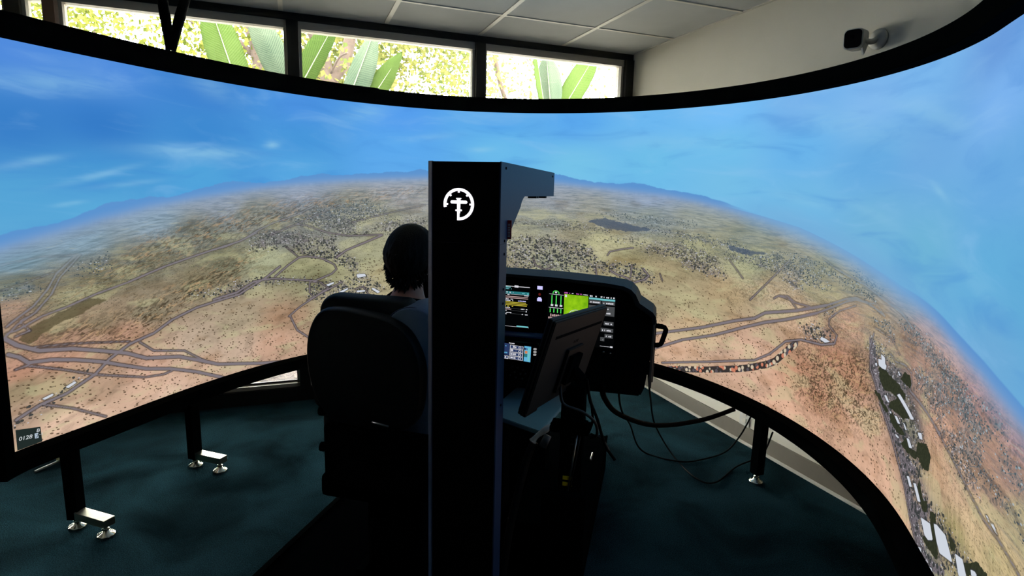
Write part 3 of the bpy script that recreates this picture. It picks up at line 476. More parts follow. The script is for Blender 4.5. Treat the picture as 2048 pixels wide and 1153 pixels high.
def noise(vec, scale, detail=3, dist=0, rough=.5):
    n = nd('ShaderNodeTexNoise'); put(n.inputs['Vector'], vec); n.inputs['Scale'].default_value = scale; n.inputs['Detail'].default_value = detail
    n.inputs['Distortion'].default_value = dist; n.inputs['Roughness'].default_value = rough; return n.outputs[0]
def vor(vec, scale, feature='F1', rnd=1.):
    n = nd('ShaderNodeTexVoronoi', feature=feature); put(n.inputs['Vector'], vec); n.inputs['Scale'].default_value = scale; n.inputs['Randomness'].default_value = rnd
    return n
def vec(x, y, z=0.):
    n = nd('ShaderNodeCombineXYZ'); put(n.inputs[0], x); put(n.inputs[1], y); put(n.inputs[2], z); return n.outputs[0]
flat = at_('flat', 'Vector'); sp = nd('ShaderNodeSeparateXYZ'); put(sp.inputs[0], flat); SX, SY = sp.outputs[0], sp.outputs[1]
above = at_('above'); dep = mth('MAXIMUM', mth('MULTIPLY', above, -1.), .03)
D = mth('DIVIDE', 1., dep); az = mth('DIVIDE', SX, 1.65)
G = vec(mth('MULTIPLY', D, mth('SINE', az)), mth('MULTIPLY', D, mth('COSINE', az)))
near = ramp(dep, .05, .5)
# sky
sk = at_('skytone', 'Color')
slant = vec(mth('ADD', mth('MULTIPLY', SX, 1.), mth('MULTIPLY', SY, .6)), mth('MULTIPLY', SY, 3.6))
cn = noise(slant, 2.2, 5, .8); cs = noise(vec(mth('MULTIPLY', SX, 3.), mth('MULTIPLY', SY, 12.)), 1.6, 4, 1.)
cl = mth('MULTIPLY', at_('cloud'), ramp(cs, .22, .62, .35, 1.))
sk = mix(mth('MULTIPLY', cl, .75), sk, (150, 205, 232)); sk = mix(mth('MULTIPLY', ramp(cn, .5, .8), .30), sk, (150, 200, 240))
sk = mix(mth('MULTIPLY', ramp(cn, .5, .25), .30), sk, (58, 128, 208))
# land
ld = at_('landtone', 'Color')
n1 = noise(G, 1.3, 6, .4); n2 = noise(G, 9., 5, .6, .62); n3 = noise(flat, 9., 5, .3)
ld = mix(1., ld, mix(ramp(n1, .3, .7), (222, 222, 216), (255, 252, 248)), 'MULTIPLY')
ld = mix(ramp(n3, .62, .3, 0., .22), ld, mix(1., ld, (206, 212, 196), 'MULTIPLY'))
hs_ = nd('ShaderNodeHueSaturation'); hs_.inputs['Saturation'].default_value = .79; hs_.inputs['Value'].default_value = 1.42; put(hs_.inputs['Color'], ld); ld = hs_.outputs[0]
n4 = noise(G, 30., 4, .8, .6); n5 = noise(G, 14., 4, 1.2, .6)
fine = mth('MULTIPLY', ramp(dep, .07, .16), mth('SUBTRACT', 1., ramp(dep, .30, .46, 0., .75)))
ld = mix(mth('MULTIPLY', fine, ramp(n4, .49, .36, 0., .55)), ld, (70, 66, 50)); ld = mix(mth('MULTIPLY', fine, ramp(n5, .56, .70, 0., .35)), ld, (200, 186, 148))
det = mth('MULTIPLY', near, .8)
ld = mix(mth('MULTIPLY', ramp(n2, .52, .30), mth('ADD', mth('MULTIPLY', near, .22), .10)), ld, (60, 55, 45))
pt = noise(vec(SX, mth('MULTIPLY', SY, 2.2), 4.), 5., 3, .4)
ld = mix(mth('MULTIPLY', ramp(pt, .50, .64), mth('MULTIPLY', ramp(dep, .1, .25), .38)), ld, (196, 194, 150)); ld = mix(mth('MULTIPLY', ramp(pt, .44, .32), .35), ld, mix(1., ld, (196, 176, 150), 'MULTIPLY'))
# rocky relief
rv = vec(mth('MULTIPLY', SX, .6), SY)
rn = noise(flat, 34., 5, 2.4, .6); slc = vec(mth('ADD', mth('MULTIPLY', SX, .55), mth('MULTIPLY', SY, .2)), mth('SUBTRACT', mth('MULTIPLY', SY, 1.8), mth('MULTIPLY', SX, .75)))
lf = ramp(SX, .6, 1.4); rn = mth('ADD', mth('MULTIPLY', noise(slc, 44., 5, .8, .62), mth('SUBTRACT', 1., lf)), mth('MULTIPLY', rn, lf)); rn2 = noise(slc, 30., 5, 1.2, .7)
rg = at_('rough')
ld = mix(mth('MULTIPLY', rg, ramp(rn, .54, .42, 0., .85)), ld, (62, 52, 38)); ld = mix(mth('MULTIPLY', rg, ramp(rn2, .52, .62, 0., .6)), ld, (206, 170, 128))
# far hazy streaks
fs = noise(vec(mth('MULTIPLY', SX, 5.), mth('MULTIPLY', SY, 46.)), 2., 5, .5, .65)
ld = mix(mth('MULTIPLY', mth('SUBTRACT', 1., ramp(dep, .1, .5)), ramp(fs, .54, .36, 0., .42)), ld, (78, 100, 112))
ld = mix(mth('MULTIPLY', mth('SUBTRACT', 1., ramp(dep, .1, .5)), ramp(fs, .58, .7, 0., .3)), ld, (196, 200, 178))
# scattered bushes, one density near and one far
def dots(vv, scale, rad, chance, seed_off):
    v = vor(vv, scale); c = nd('ShaderNodeSeparateColor'); put(c.inputs[0], v.outputs['Color'])
    return mth('MULTIPLY', mth('LESS_THAN', v.outputs['Distance'], mth('MULTIPLY', rad, mth('ADD', .5, c.outputs[1]))), mth('LESS_THAN', c.outputs[0], chance)), c
sv = vec(SX, mth('MULTIPLY', SY, 1.25))
dn = noise(flat, 5., 3)
b1, _ = dots(vec(mth('ADD', SX, mth('MULTIPLY', SY, .5)), mth('MULTIPLY', SY, 1.5)), 62., .26, ramp(dn, .35, .65, .45, .9), 0)
b2, _ = dots(vec(mth('ADD', SX, 3.), mth('MULTIPLY', SY, 1.7)), 100., .26, ramp(dn, .35, .6, .35, .85), 0)
bn = ramp(dep, .42, .56); bf = mth('MULTIPLY', ramp(dep, .16, .3), mth('SUBTRACT', 1., bn))
field = mth('MULTIPLY', mth('MULTIPLY', ramp(SX, 3.62, 3.72), ramp(SX, 4.6, 4.5)), ramp(dep, .26, .38)); nf = mth('SUBTRACT', 1., mth('MULTIPLY', field, .9))
ld = mix(mth('MULTIPLY', mth('MULTIPLY', mth('MULTIPLY', b1, bn), nf), .8), ld, (72, 56, 38))
ld = mix(mth('MULTIPLY', mth('MULTIPLY', b2, bf), .55), ld, (66, 62, 46))
# grass grain in the near fields
gr = noise(vec(mth('MULTIPLY', mth('ADD', SX, mth('MULTIPLY', SY, .45)), 60.), mth('MULTIPLY', SY, 14.)), 1., 4, .3)
ld = mix(mth('MULTIPLY', field, ramp(gr, .4, .7, 0., .3)), ld, (232, 200, 160)); ld = mix(mth('MULTIPLY', field, ramp(gr, .5, .3, 0., .25)), ld, (120, 100, 66))
# towns: streets, roofs and trees
tw = at_('town'); far = mth('SUBTRACT', 1., ramp(dep, .10, .36))
haze = mix(far, (56, 60, 60), (76, 92, 100)); roofc = mix(far, (196, 196, 204), (160, 178, 186)); strc = mix(far, (120, 114, 118), (126, 138, 142))
tn = noise(flat, 26., 3); wv_ = noise(flat, 6., 2)
ld = mix(mth('MULTIPLY', tw, ramp(tn, .42, .6, 0., .5)), ld, strc)
se = vor(vec(mth('ADD', SX, mth('MULTIPLY', wv_, .05)), mth('MULTIPLY', SY, 1.9)), 15., 'DISTANCE_TO_EDGE').outputs['Distance']
ld = mix(mth('MULTIPLY', ramp(tw, .3, .5), ramp(se, .045, .02, 0., .75)), ld, strc)
T1 = vec(mth('ADD', SX, mth('MULTIPLY', SY, .1)), mth('MULTIPLY', SY, 1.15)); T2 = vec(mth('ADD', SX, 7.), mth('MULTIPLY', SY, 1.9))
ld = mix(ramp(at_('paved'), .003, -.003), ld, mix(noise(flat, 60., 3), (92, 86, 92), (142, 134, 140)))
ld = mix(mth('MULTIPLY', mth('MULTIPLY', tw, .5), mth('MULTIPLY', ramp(SX, 3.3, 3.6), ramp(noise(flat, 40., 3), .4, .6))), ld, (70, 66, 68))
tA, cA = dots(T1, 72., .50, mth('MULTIPLY', tw, .85), 0); tB, cB = dots(T2, 92., .36, mth('MULTIPLY', tw, .36), 0); tC, cC = dots(vec(SX, mth('MULTIPLY', SY, 1.3)), 140., .42, mth('MULTIPLY', tw, .8), 0)
big = ramp(dep, .24, .44)
ld = mix(mth('MULTIPLY', tC, mth('SUBTRACT', 1., mth('MULTIPLY', big, .5))), ld, haze); ld = mix(mth('MULTIPLY', tB, .85), ld, roofc)
ld = mix(mth('MULTIPLY', tA, mth('ADD', .45, mth('MULTIPLY', big, .5))), ld, haze)
# lakes and dark fields, pavings
lk = ramp(mth('ADD', at_('lake'), mth('MULTIPLY', mth('SUBTRACT', noise(flat, 30., 4), .5), .03)), .004, -.004)
ld = mix(mth('MULTIPLY', lk, .8), ld, mix(ramp(dep, .24, .36), (70, 86, 108), (84, 76, 52)))
# row of small houses along the lane
rw = ramp(at_('row'), .003, -.001); hv = vor(vec(SX, mth('MULTIPLY', SY, .9)), 48.); hc = nd('ShaderNodeSeparateColor'); put(hc.inputs[0], hv.outputs['Color'])
hcol = mix(mth('GREATER_THAN', hc.outputs[0], .62), mix(mth('GREATER_THAN', hc.outputs[1], .5), (88, 82, 88), (204, 128, 102)), (206, 190, 166))
ld = mix(rw, ld, hcol); he = mth('MULTIPLY', rw, ramp(hv.outputs['Distance'], .42, .6)); ld = mix(he, ld, (58, 52, 50))
# roads
rd = at_('road'); wob = mth('MULTIPLY', mth('SUBTRACT', noise(flat, 40., 2), .5), .003); rd = mth('ADD', rd, wob)
ld = mix(ramp(rd, .0075, .003, 0., mth('ADD', .2, mth('MULTIPLY', near, .6))), ld, (66, 60, 62))
ld = mix(mth('MULTIPLY', ramp(rd, .0016, -.0008), ramp(dep, .1, .35, .55, 1.)), ld, mix(far, (126, 118, 124), (140, 152, 160)))
# big groves and big roofs
gv = mth('ADD', at_('grove'), mth('MULTIPLY', mth('SUBTRACT', noise(flat, 48., 4), .5), .9)); ld = mix(ramp(gv, .46, .54), ld, mix(noise(flat, 90., 3), (34, 38, 30), (62, 66, 48)))
rf = at_('roof'); ld = mix(ramp(mth('ADD', rf, 0.), .006, .003, 0., .6), ld, (50, 50, 52)); ld = mix(ramp(rf, .0015, -.001), ld, (206, 212, 222))
# mountains and horizon
mn = mth('MULTIPLY', mth('SUBTRACT', noise(vec(SX, 4.), 3.2, 6, 0, .55), .42), .16); mleft = ramp(SX, 1.7, 2.5, 1., 0.); mh = mth('MAXIMUM', mth('MULTIPLY', mth('ADD', mth('MULTIPLY', mn, .75), .020), mleft), mth('MULTIPLY', ramp(SX, 3.0, 3.8), .022))
mt = mth('MULTIPLY', ramp(mth('SUBTRACT', above, mh), .004, -.004), mth('MAXIMUM', ramp(mleft, 0., .5), ramp(SX, 2.8, 3.6)))
mcol = mix(ramp(above, -.05, .03), (136, 162, 196), (92, 148, 208))
ls = mth('MULTIPLY', ramp(above, .004, -.045), mth('SUBTRACT', 1., mth('MULTIPLY', ramp(above, -.10, -.01), .55)))
base = mix(mt, sk, mcol); land = mix(ls, mcol, ld)
isl = ramp(above, .0, -.004); col = mix(isl, base, land)
hzw = mth('MULTIPLY', mth('SUBTRACT', 1., ramp(mth('ABSOLUTE', above), 0., .12)), mth('MULTIPLY', ramp(SX, 2., 2.6), ramp(SX, 3.8, 3.2)))
col = mix(mth('MULTIPLY', hzw, .6), col, (118, 172, 216))
em = nd('ShaderNodeEmission'); put(em.inputs[0], col); em.inputs[1].default_value = 1.0
ou = nd('ShaderNodeOutputMaterial'); nt.links.new(em.outputs[0], ou.inputs[0])
me.materials.append(pm); ds = bpy.data.objects.new('display_surface', me); COL.objects.link(ds); ds.parent = screen
# backing sheet, rails, end posts, legs, ceiling struts
def sweep(t, o0, o1, z0, z1, th0, th1, n, dt=0.):
    mb = MB(); V = []; F = []
    for i in range(n+1):
        th = th0+(th1-th0)*i/n; r = float(rad(th, t)); a = math.radians(th)
        for (o, z) in ((o0, z0), (o1, z0), (o1, z1), (o0, z1)): V.append(((r+o)*math.sin(a), (r+o)*math.cos(a), z))
    for i in range(n):
        for k in range(4): F.append((i*4+k, i*4+(k+1) % 4, i*4+4+(k+1) % 4, i*4+4+k))
    F += [(0, 3, 2, 1), (n*4, n*4+1, n*4+2, n*4+3)]
    mb.add(V, F); bmesh.ops.recalc_face_normals(mb.bm, faces=mb.bm.faces); return mb
mb = MB(); V = []; F = []; n = 150
for i in range(n+1):
    th = TH0+(TH1-TH0)*i/n; a = math.radians(th)
    for t, o in ((0, .006), (1, .006), (1, .02), (0, .02)):
        r = float(rad(th, t))+o; V.append((r*math.sin(a), r*math.cos(a), ZB+(ZT-ZB)*t))
for i in range(n):
    for k in range(4): F.append((i*4+k, i*4+(k+1) % 4, i*4+4+(k+1) % 4, i*4+4+k))
mb.add(V, F); mb.build('backing_sheet', M_black, screen)
sweep(0, -.062, .03, .35, .415, TH0-1.6, TH1, 150).build('bottom_rail', M_black, screen)
tr = sweep(1, -.062, .03, 2.018, 2.10, TH0-1.6, TH1, 150).build('top_rail', M_black, screen)
sweep(1, -.058, .02, 2.098, 2.106, TH0-1.5, TH0+70, 260).build('foam_strip', M_foam, tr)
for th in (TH0-.9, TH1+.9):
    r0, r1 = float(rad(th, 0)), float(rad(th, 1)); a = math.radians(th); d = Vector((math.sin(a), math.cos(a), 0)); tn = Vector((math.cos(a), -math.sin(a), 0)); mb = MB(); V = []
    for z, r in ((.35, r0), (2.09, r1)):
        for x, y in ((-.062, -.026), (.03, -.026), (.03, .026), (-.062, .026)): V.append(d*(r+x)+tn*y+Vector((0, 0, z)))
    mb.add(V, [(0, 1, 2, 3), (4, 5, 6, 7), (0, 1, 5, 4), (1, 2, 6, 5), (2, 3, 7, 6), (3, 0, 4, 7)]); mb.build('end_post', M_black, screen)
M_bar_gleam = mat('foot_bar_gleam', (150, 144, 128), .3, metal=.9)  # pale tone paints the reflected gleam of the glossy black foot bars
def foot(x, y, parent):
    f = MB(); f.lathe([(.001, .0), (.034, 0), (.037, .004), (.033, .010), (.016, .016), (.012, .03), (.001, .03)], (x, y, 0), 24)
    f.lathe([(.001, .028), (.014, .028), (.014, .036), (.006, .037), (.006, .06), (.001, .06)], (x, y, 0), 12)
    f.build('leveling_foot', M_chrome, parent)
for (x, y), tip in (((-.95, 2.812), (-.815, 2.70)), ((-.557, 3.283), (-.428, 3.178)), ((.95, 3.93), (.92, 3.76)), ((2.252, 2.186), None), ((1.475, .775), None)):
    q = Vector((x, y, 0))-OFF; a = math.atan2(q.x, q.y); M = Matrix.Translation(q) @ Matrix.Rotation(-a, 4, 'Z')
    L = MB().box(-.025, .025, -.025, .025, .045 if tip else .05, .352, .002, None, M).build('leg', M_black, screen)
    foot(q.x, q.y, L)
    if tip:
        e = Vector((*tip, 0))-OFF; d = (e-q); l = d.length; an = math.atan2(-d.x, d.y); M2 = Matrix.Translation(q) @ Matrix.Rotation(an, 4, 'Z')
        MB().box(-.024, .024, .022, l+.028, .05, .084, .0015, None, M2).box(-.004, .004, l-.01, l, .084, .0845, 0, None, M2).build('foot_bar', M_bar_gleam, L)
        foot(e.x, e.y, L)
def bar(a, b, w_, name):
    a, b = Vector(a)-OFF, Vector(b)-OFF; mb = MB(); sp = [a+(b-a)*i/14 for i in range(15)]; rn_ = random.Random(int(b.x*100))
    mb.tube(sp, [w_*rn_.uniform(.94, 1.06) for _ in sp], 12); mb.build(name, M_foam, screen)
bar((-.497, 3.05, 2.09), (-.545, 3.05, 2.60), .021, 'ceiling_strut'); bar((-.497, 3.05, 2.09), (-.345, 3.09, 2.60), .021, 'ceiling_strut')
# small readout in the projected picture's lower left corner
def on_screen(s, h, off=-.002): return Vector(scr(np.array(math.degrees(s/1.65)), np.array(h/1.61), off)) - OFF
M_ro = glow('readout_dark', (34, 44, 42)); M_rw = glow('readout_white', (206, 212, 214)); M_rh = glow('readout_highlight', (170, 186, 200))
rb_ = MB(); c = [on_screen(-2.119, .090), on_screen(-2.040, .068), on_screen(-2.038, .002), on_screen(-2.119, .002)]
rb_.quad(*c); ro = rb_.build('corner_readout', M_ro, screen)
def text_on(txt, s, h, size, m, parent, name, ang=0.0):
    cu = bpy.data.curves.new('t', 'FONT'); cu.body = txt; cu.size = size; cu.extrude = .0002; tmp = bpy.data.objects.new('t', cu); COL.objects.link(tmp)
    bpy.context.view_layer.update(); mm = bpy.data.meshes.new_from_object(tmp.evaluated_get(bpy.context.evaluated_depsgraph_get())); bpy.data.objects.remove(tmp)
    for v in mm.vertices:
        x, y = v.co.x, v.co.y; v.co = on_screen(s+x*math.cos(ang)-y*math.sin(ang), h+y*math.cos(ang)+x*math.sin(ang), -.0065-v.co.z)
    mm.materials.clear(); mm.materials.append(m); mm.name = name; o = bpy.data.objects.new(name, mm); COL.objects.link(o); o.parent = parent; return o
text_on('B', -2.058, .052, .020, M_rw, ro, 'readout_letter', -.2); text_on('0128', -2.116, .042, .0225, M_rw, ro, 'readout_digits', -.2)
c = [on_screen(-2.0625, .026, -.005), on_screen(-2.051, .024, -.005), on_screen(-2.051, .046, -.005), on_screen(-2.0625, .048, -.005)]
MB().quad(*c).build('readout_cursor', M_rh, ro); text_on('7', -2.0615, .029, .020, M_ro, ro, 'readout_digit', -.2)
text_on('-1', -2.0505, .034, .016, M_rw, ro, 'readout_digit', -.2)

# ------------------------------------------------------------------ simulator
def simthing(name, label, cat, u, v, z=0, group=None, da=0.): return thing(name, label, cat, SIM(u, v, z), -PSI+da, group)
# raised black deck
dk = simthing('simulator_deck', 'low black rectangular platform the simulator stands on', 'platform', -.82, 1.6)
MB().box(-.585, .57, -1.4, 1.55, 0, .035, .004).build('deck_plate', mat('black_rubber_deck', (4, 5, 6), 1., spec=0, bump=.3, bscale=90), dk)
MB().box(.548, .572, -1.4, 1.55, .034, .042, .001).build('edge_strip', M_black, dk); MB().box(-.587, -.563, -1.4, 1.55, .034, .042, .001).build('edge_strip', M_black, dk)
# logo tower with its forward reaching arm
tw = simthing('simulator_tower', 'tall black and grey column behind the seat with a glowing white aircraft emblem', 'column', -.5065, 1.45, .035)
Z = -.035
shell = [(-.1035, .008), (-.0905, 0), (-.089, 0), (-.089, .010), (.0985, .010), (.0985, 0), (.1025, 0), (.1025, .072), (-.1035, .072)]
MB().prism(shell, 0, 1.3608+Z, 'z').build('column_shell', M_grey, tw)
MB().box(-.0885, .098, .002, .0098, 0, 1.3608+Z).build('rear_panel', M_gloss, tw)
side = [(.0, 1.3615), (0, 1.577), (.768, 1.577), (.768, 1.4875), (.275, 1.4875)] + [(.275-.055*math.sin(a), 1.4875-.03*(1-math.cos(a))-.012*math.sin(a)) for a in (.3, .6, .9, 1.2)] + [(.078, 1.3715), (.072, 1.3615)]
hd = MB(); 
hd.prism([(y, z+Z) for y, z in side], .0985, .1025, 'x'); hd.prism([(y if i > 1 else .008, z+Z) for i, (y, z) in enumerate(side)], -.1035, -.0985, 'x')
hd.prism([(-.1035, .008), (-.0905, 0), (-.089, 0), (-.089, .008)], 1.3615+Z, 1.577+Z, 'z')
inner = [(y+(.010 if i < 2 else 0), z+Z) for i, (y, z) in enumerate(side)]
hd.prism([(y, z+Z) for y, z in [(.010, 1.3615), (.010, 1.5765), (.7675, 1.5765), (.7675, 1.488), (.275, 1.488), (.235, 1.47), (.078, 1.372), (.072, 1.3615)]], -.0985, .0985, 'x')
hs = hd.build('head_unit', M_grey, tw)
MB().box(-.0885, .098, .002, .0098, 1.3618+Z, 1.576+Z).build('head_rear_panel', M_gloss, hs)
def ring(mb, cx, cz, R, r_, a0, a1, y0, y1, n=60):
    V = []; F = []
    for i in range(n+1):
        a = math.radians(a0+(a1-a0)*i/n)
        for rr, yy in ((R, y0), (r_, y0), (r_, y1), (R, y1)): V.append((cx+rr*math.sin(a), yy, cz+rr*math.cos(a)))
    for i in range(n):
        for k in range(4): F.append((i*4+k, i*4+(k+1) % 4, i*4+4+(k+1) % 4, i*4+4+k))
    F += [(0, 1, 2, 3), (n*4, n*4+1, n*4+2, n*4+3)]; mb.add(V, F)
em_ = MB(); ex, ez = -.0135, 1.4645+Z; y0, y1 = -.0012, .003
ring(em_, ex, ez, .0425, .0352, -102, 180, y0, y1)
for a in (-90, -45, 0, 45, 90):
    q = math.radians(a); M = Matrix.Translation((ex+.0335*math.sin(q), 0, ez+.0335*math.cos(q))) @ Matrix.Rotation(q, 4, 'Y'); em_.box(-.0022, .0022, y0, y1, -.003, .004, 0, None, M)
em_.prism([(ex-.0036, ez-.0425), (ex+.002, ez-.0425), (ex+.002, ez-.016), (ex-.0036, ez-.016)], y0, y1)
em_.prism([(ex-.0036, ez-.024), (ex+.0036, ez-.024), (ex+.0045, ez+.014), (ex-.0045, ez+.014)], y0-.0002, y1)
em_.prism(rrect(ex-.0225, ex+.0235, ez+.0015, ez+.0098, .004, 5), y0-.0004, y1)
em_.prism(rrect(ex-.0068, ex+.0068, ez+.0138, ez+.0165, .001, 3), y0-.0004, y1)
em_.prism(rrect(ex-.0088, ex+.0088, ez-.0185, ez-.0138, .0022, 4), y0-.0004, y1)
em_.build('illuminated_emblem', glow('emblem_white_light', (250, 246, 255), 1.5), hs, label='glowing white aircraft and dial emblem')
def screw(x, y, z, ax, par, r=.0036):
    M = Matrix.Translation((x, y, z)) @ (Matrix.Rotation(math.pi/2, 4, 'X') if ax == '-y' else Matrix.Rotation(math.pi/2, 4, 'Y'))
    MB().lathe([(.0006, -.001), (r, -.001), (r, .0012), (r*.6, .0018), (.0006, .0018)], n=12, M=M).build('screw', M_black, par)
for x, z in ((-.078, 1.568), (-.058, 1.567), (.030, 1.566), (.048, 1.565), (-.08, 1.368), (.044, 1.370)): screw(x, .002, z+Z, '-y', hs)
for y, z in ((.046, 1.562), (.73, 1.562), (.046, 1.368)): screw(.1027, y, z+Z, 'x', hs)
for y, z in ((.045, 1.332), (.043, 1.235), (.043, 1.195), (.043, .9)): screw(.1027, y, z+Z, 'x', tw)
for y in (.50, .53, .67): MB().box(.06, .09, y, y+.02, 1.480+Z, 1.488+Z, .002).build('bracket_clip', M_dark, hs)
rt_ = MB().box(.090, .1135, .075, .079, 1.371+Z, 1.423+Z, .001).build('red_tag', M_red, tw, label='red pull tag with small white marks')
mk = MB(); rn = random.Random(9); z = 1.377
while z < 1.412:
    h = rn.uniform(.003, .006); mk.box(.104, .1105, .0745, .0751, z+Z, z+h*.55+Z); z += h
mk.build('tag_marks', M_white, rt_)

# instrument console
cs = simthing('instrument_console', 'black cockpit instrument panel with glowing displays ahead of the seat', 'console', -.6, 2.35)
face = [(-.55, .66), (.569, .666), (.584, .702), (.600, .824), (.604, 1.000), (.585, 1.018), (.541, 1.052), (.513, 1.098), (.478, 1.122), (.40, 1.132), (.20, 1.143), (-.02, 1.148), (-.30, 1.142), (-.44, 1.125), (-.49, 1.09), (-.51, 1.05), (-.55, 1.02), (-.58, .99), (-.57, .82)]
MB().prism(face, .0, .19, 'y', .006).build('console_body', M_black, cs)
hood = MB(); outer = [(.615, .985), (.6125, 1.016), (.600, 1.034), (.545, 1.068), (.528, 1.102), (.508, 1.122), (.478, 1.134), (.41, 1.142), (.20, 1.153), (-.02, 1.157), (-.30, 1.151), (-.45, 1.136), (-.51, 1.095), (-.53, 1.058), (-.575, 1.025), (-.60, .985)]
inn = [(.596, .985), (.594, 1.008), (.584, 1.020), (.530, 1.054), (.510, 1.094), (.496, 1.108), (.470, 1.118), (.405, 1.127), (.20, 1.139), (-.02, 1.143), (-.30, 1.137), (-.44, 1.121), (-.494, 1.085), (-.514, 1.048), (-.56, 1.013), (-.585, .985)]
n = len(outer); V = []; F = []
for i in range(n):
    for (p, y) in ((outer[i], -.035), (inn[i], -.030), (inn[i], .12), (outer[i], .18)): V.append((p[0], y, p[1]))
for i in range(n-1):
    for k in range(4): F.append((i*4+k, i*4+(k+1) % 4, i*4+4+(k+1) % 4, i*4+4+k))
F += [(0, 1, 2, 3), (n*4-4, n*4-3, n*4-2, n*4-1)]
hood.add(V, F, None, False); bmesh.ops.recalc_face_normals(hood.bm, faces=hood.bm.faces); bmesh.ops.bevel(hood.bm, geom=[e for e in hood.bm.edges if e.is_manifold and e.calc_face_angle(0) > 1.1], offset=.004, segments=2, affect='EDGES')
hood.build('glareshield', mat('glareshield_soft_black', (20, 25, 30), .6, spec=.3, bump=.3, bscale=300), cs)
MB().box(.60, .612, .02, .188, .70, .975, .003).box(.602, .618, .10, .13, .70, .96, .002).box(.602, .618, .165, .188, .70, .96, .002).build('side_plate', mat('bronze_grey_plate', (84, 78, 72), .4, metal=.3), cs)
hl = MB().tube([(.600, .06, .962), (.640, .06, .960), (.650, .06, .957), (.656, .06, .948), (.655, .06, .938), (.643, .06, .892), (.638, .06, .883), (.628, .06, .878), (.596, .06, .878)], .0105, 12).build('side_handle', M_black, cs)
c1 = [(0, 0, 0)]
G_ = {k: glow('display_'+k, c, s) for k, c, s in (('white', (214, 214, 222), 1), ('cyan', (110, 190, 196), 1), ('teal', (44, 118, 124), 1), ('orange', (205, 128, 84), 1), ('blue', (96, 140, 235), 1), ('yellow', (206, 190, 66), 1),
     ('green', (84, 226, 96), 1), ('magenta', (180, 84, 170), 1), ('grey', (72, 74, 76), 1), ('pink', (190, 160, 158), 1), ('navy', (40, 56, 96), 1), ('sky', (96, 176, 216), 1), ('red', (90, 24, 20), 1), ('black', (3, 4, 5), 1), ('lavender', (200, 196, 255), 1.1))}
def mapglow():
    m = bpy.data.materials.new('moving_map_green'); m.use_nodes = True; t = m.node_tree; t.nodes.clear(); e = t.nodes.new('ShaderNodeEmission'); o = t.nodes.new('ShaderNodeOutputMaterial')
    tc = t.nodes.new('ShaderNodeTexCoord'); z = t.nodes.new('ShaderNodeTexNoise'); z.inputs['Scale'].default_value = 22; z.inputs['Detail'].default_value = 4; r = t.nodes.new('ShaderNodeValToRGB')
    r.color_ramp.elements[0].position = .3; r.color_ramp.elements[0].color = (*lin((70, 140, 12)), 1); r.color_ramp.elements[1].position = .65; r.color_ramp.elements[1].color = (*lin((152, 206, 26)), 1)
    t.links.new(tc.outputs['Object'], z.inputs[0]); t.links.new(z.outputs[0], r.inputs[0]); t.links.new(r.outputs[0], e.inputs[0]); t.links.new(e.outputs[0], o.inputs[0]); m.cycles.emission_sampling = 'NONE'; return m
G_['map'] = mapglow()
class Disp:
    """items drawn in a 0..1 frame on a tilted rectangle: origin lower left o, width vector wv, height vector hv"""
    def __init__(s, o, wv, hv): s.o, s.w, s.h = Vector(o), Vector(wv), Vector(hv); s.n = s.w.cross(s.h).normalized(); s.mb = MB(); s.lv = 0
    def P(s, x, y, l): return s.o+s.w*x+s.h*y+s.n*l
    def r(s, x0, y0, x1, y1, k, l=1):
        s.mb.quad(s.P(x0, y0, l*.0003), s.P(x1, y0, l*.0003), s.P(x1, y1, l*.0003), s.P(x0, y1, l*.0003), G_[k])
    def arc(s, cx, cy, R, w_, a0, a1, k, asp=1., l=2, n=24):
        for i in range(n):
            a, b = math.radians(a0+(a1-a0)*i/n), math.radians(a0+(a1-a0)*(i+1)/n)
            q = [(cx+rr*math.cos(t)*asp, cy+rr*math.sin(t)) for rr, t in ((R, a), (R+w_, a), (R+w_, b), (R, b))]
            s.mb.quad(*[s.P(x, y, l*.0003) for x, y in q], G_[k])
    def txt(s, x0, y, x1, h, k, seed, l=2):
        rn = random.Random(seed); x = x0
        while x < x1:
            w_ = rn.uniform(.4, .9)*h*.9; 
            if rn.random() < .8: s.r(x, y, min(x+w_*.8, x1), y+h*rn.uniform(.7, 1), k, l)
            x += w_
    def build(s, name, par, label=None): return s.mb.build(name, None, par, label)
# left flight display: checklist page   (console local axes: x right, y ahead, z up)
def bezel(name, x0, x1, z0, z1, y0=-.014, y1=.002): return MB().prism(rrect(x0, x1, z0, z1, .008, 4), y0, y1, 'y', .002).build(name, M_gloss, cs)
bz = bezel('flight_display', -.36, .105, .912, 1.122)
d = Disp((-.345, -.0145, .930), (.433, 0, -.006), (0, 0, .178))
d.r(0, 0, 1, 1, 'black', 0); X = lambda px: (px/1000)
d.r(.70, .0, .705, 1.0, 'white'); d.r(.655, .78, .70, 1, 'blue'); d.r(.66, .38, .70, .78, 'orange'); d.r(.70, .985, .995, 1.0, 'white'); d.r(.70, 0, .995, .006, 'white'); d.r(.87, 0, .99, .035, 'cyan')
d.r(.84, .97, .88, 1.02, 'white'); d.txt(.715, .955, .80, .03, 'cyan', 1); d.txt(.715, .915, .81, .025, 'cyan', 2)
d.r(.71, .805, .99, .87, 'teal', 1); d.txt(.715, .83, .83, .03, 'white', 3); d.txt(.92, .82, .985, .03, 'cyan', 4); d.r(.71, .795, .99, .80, 'white', 2)
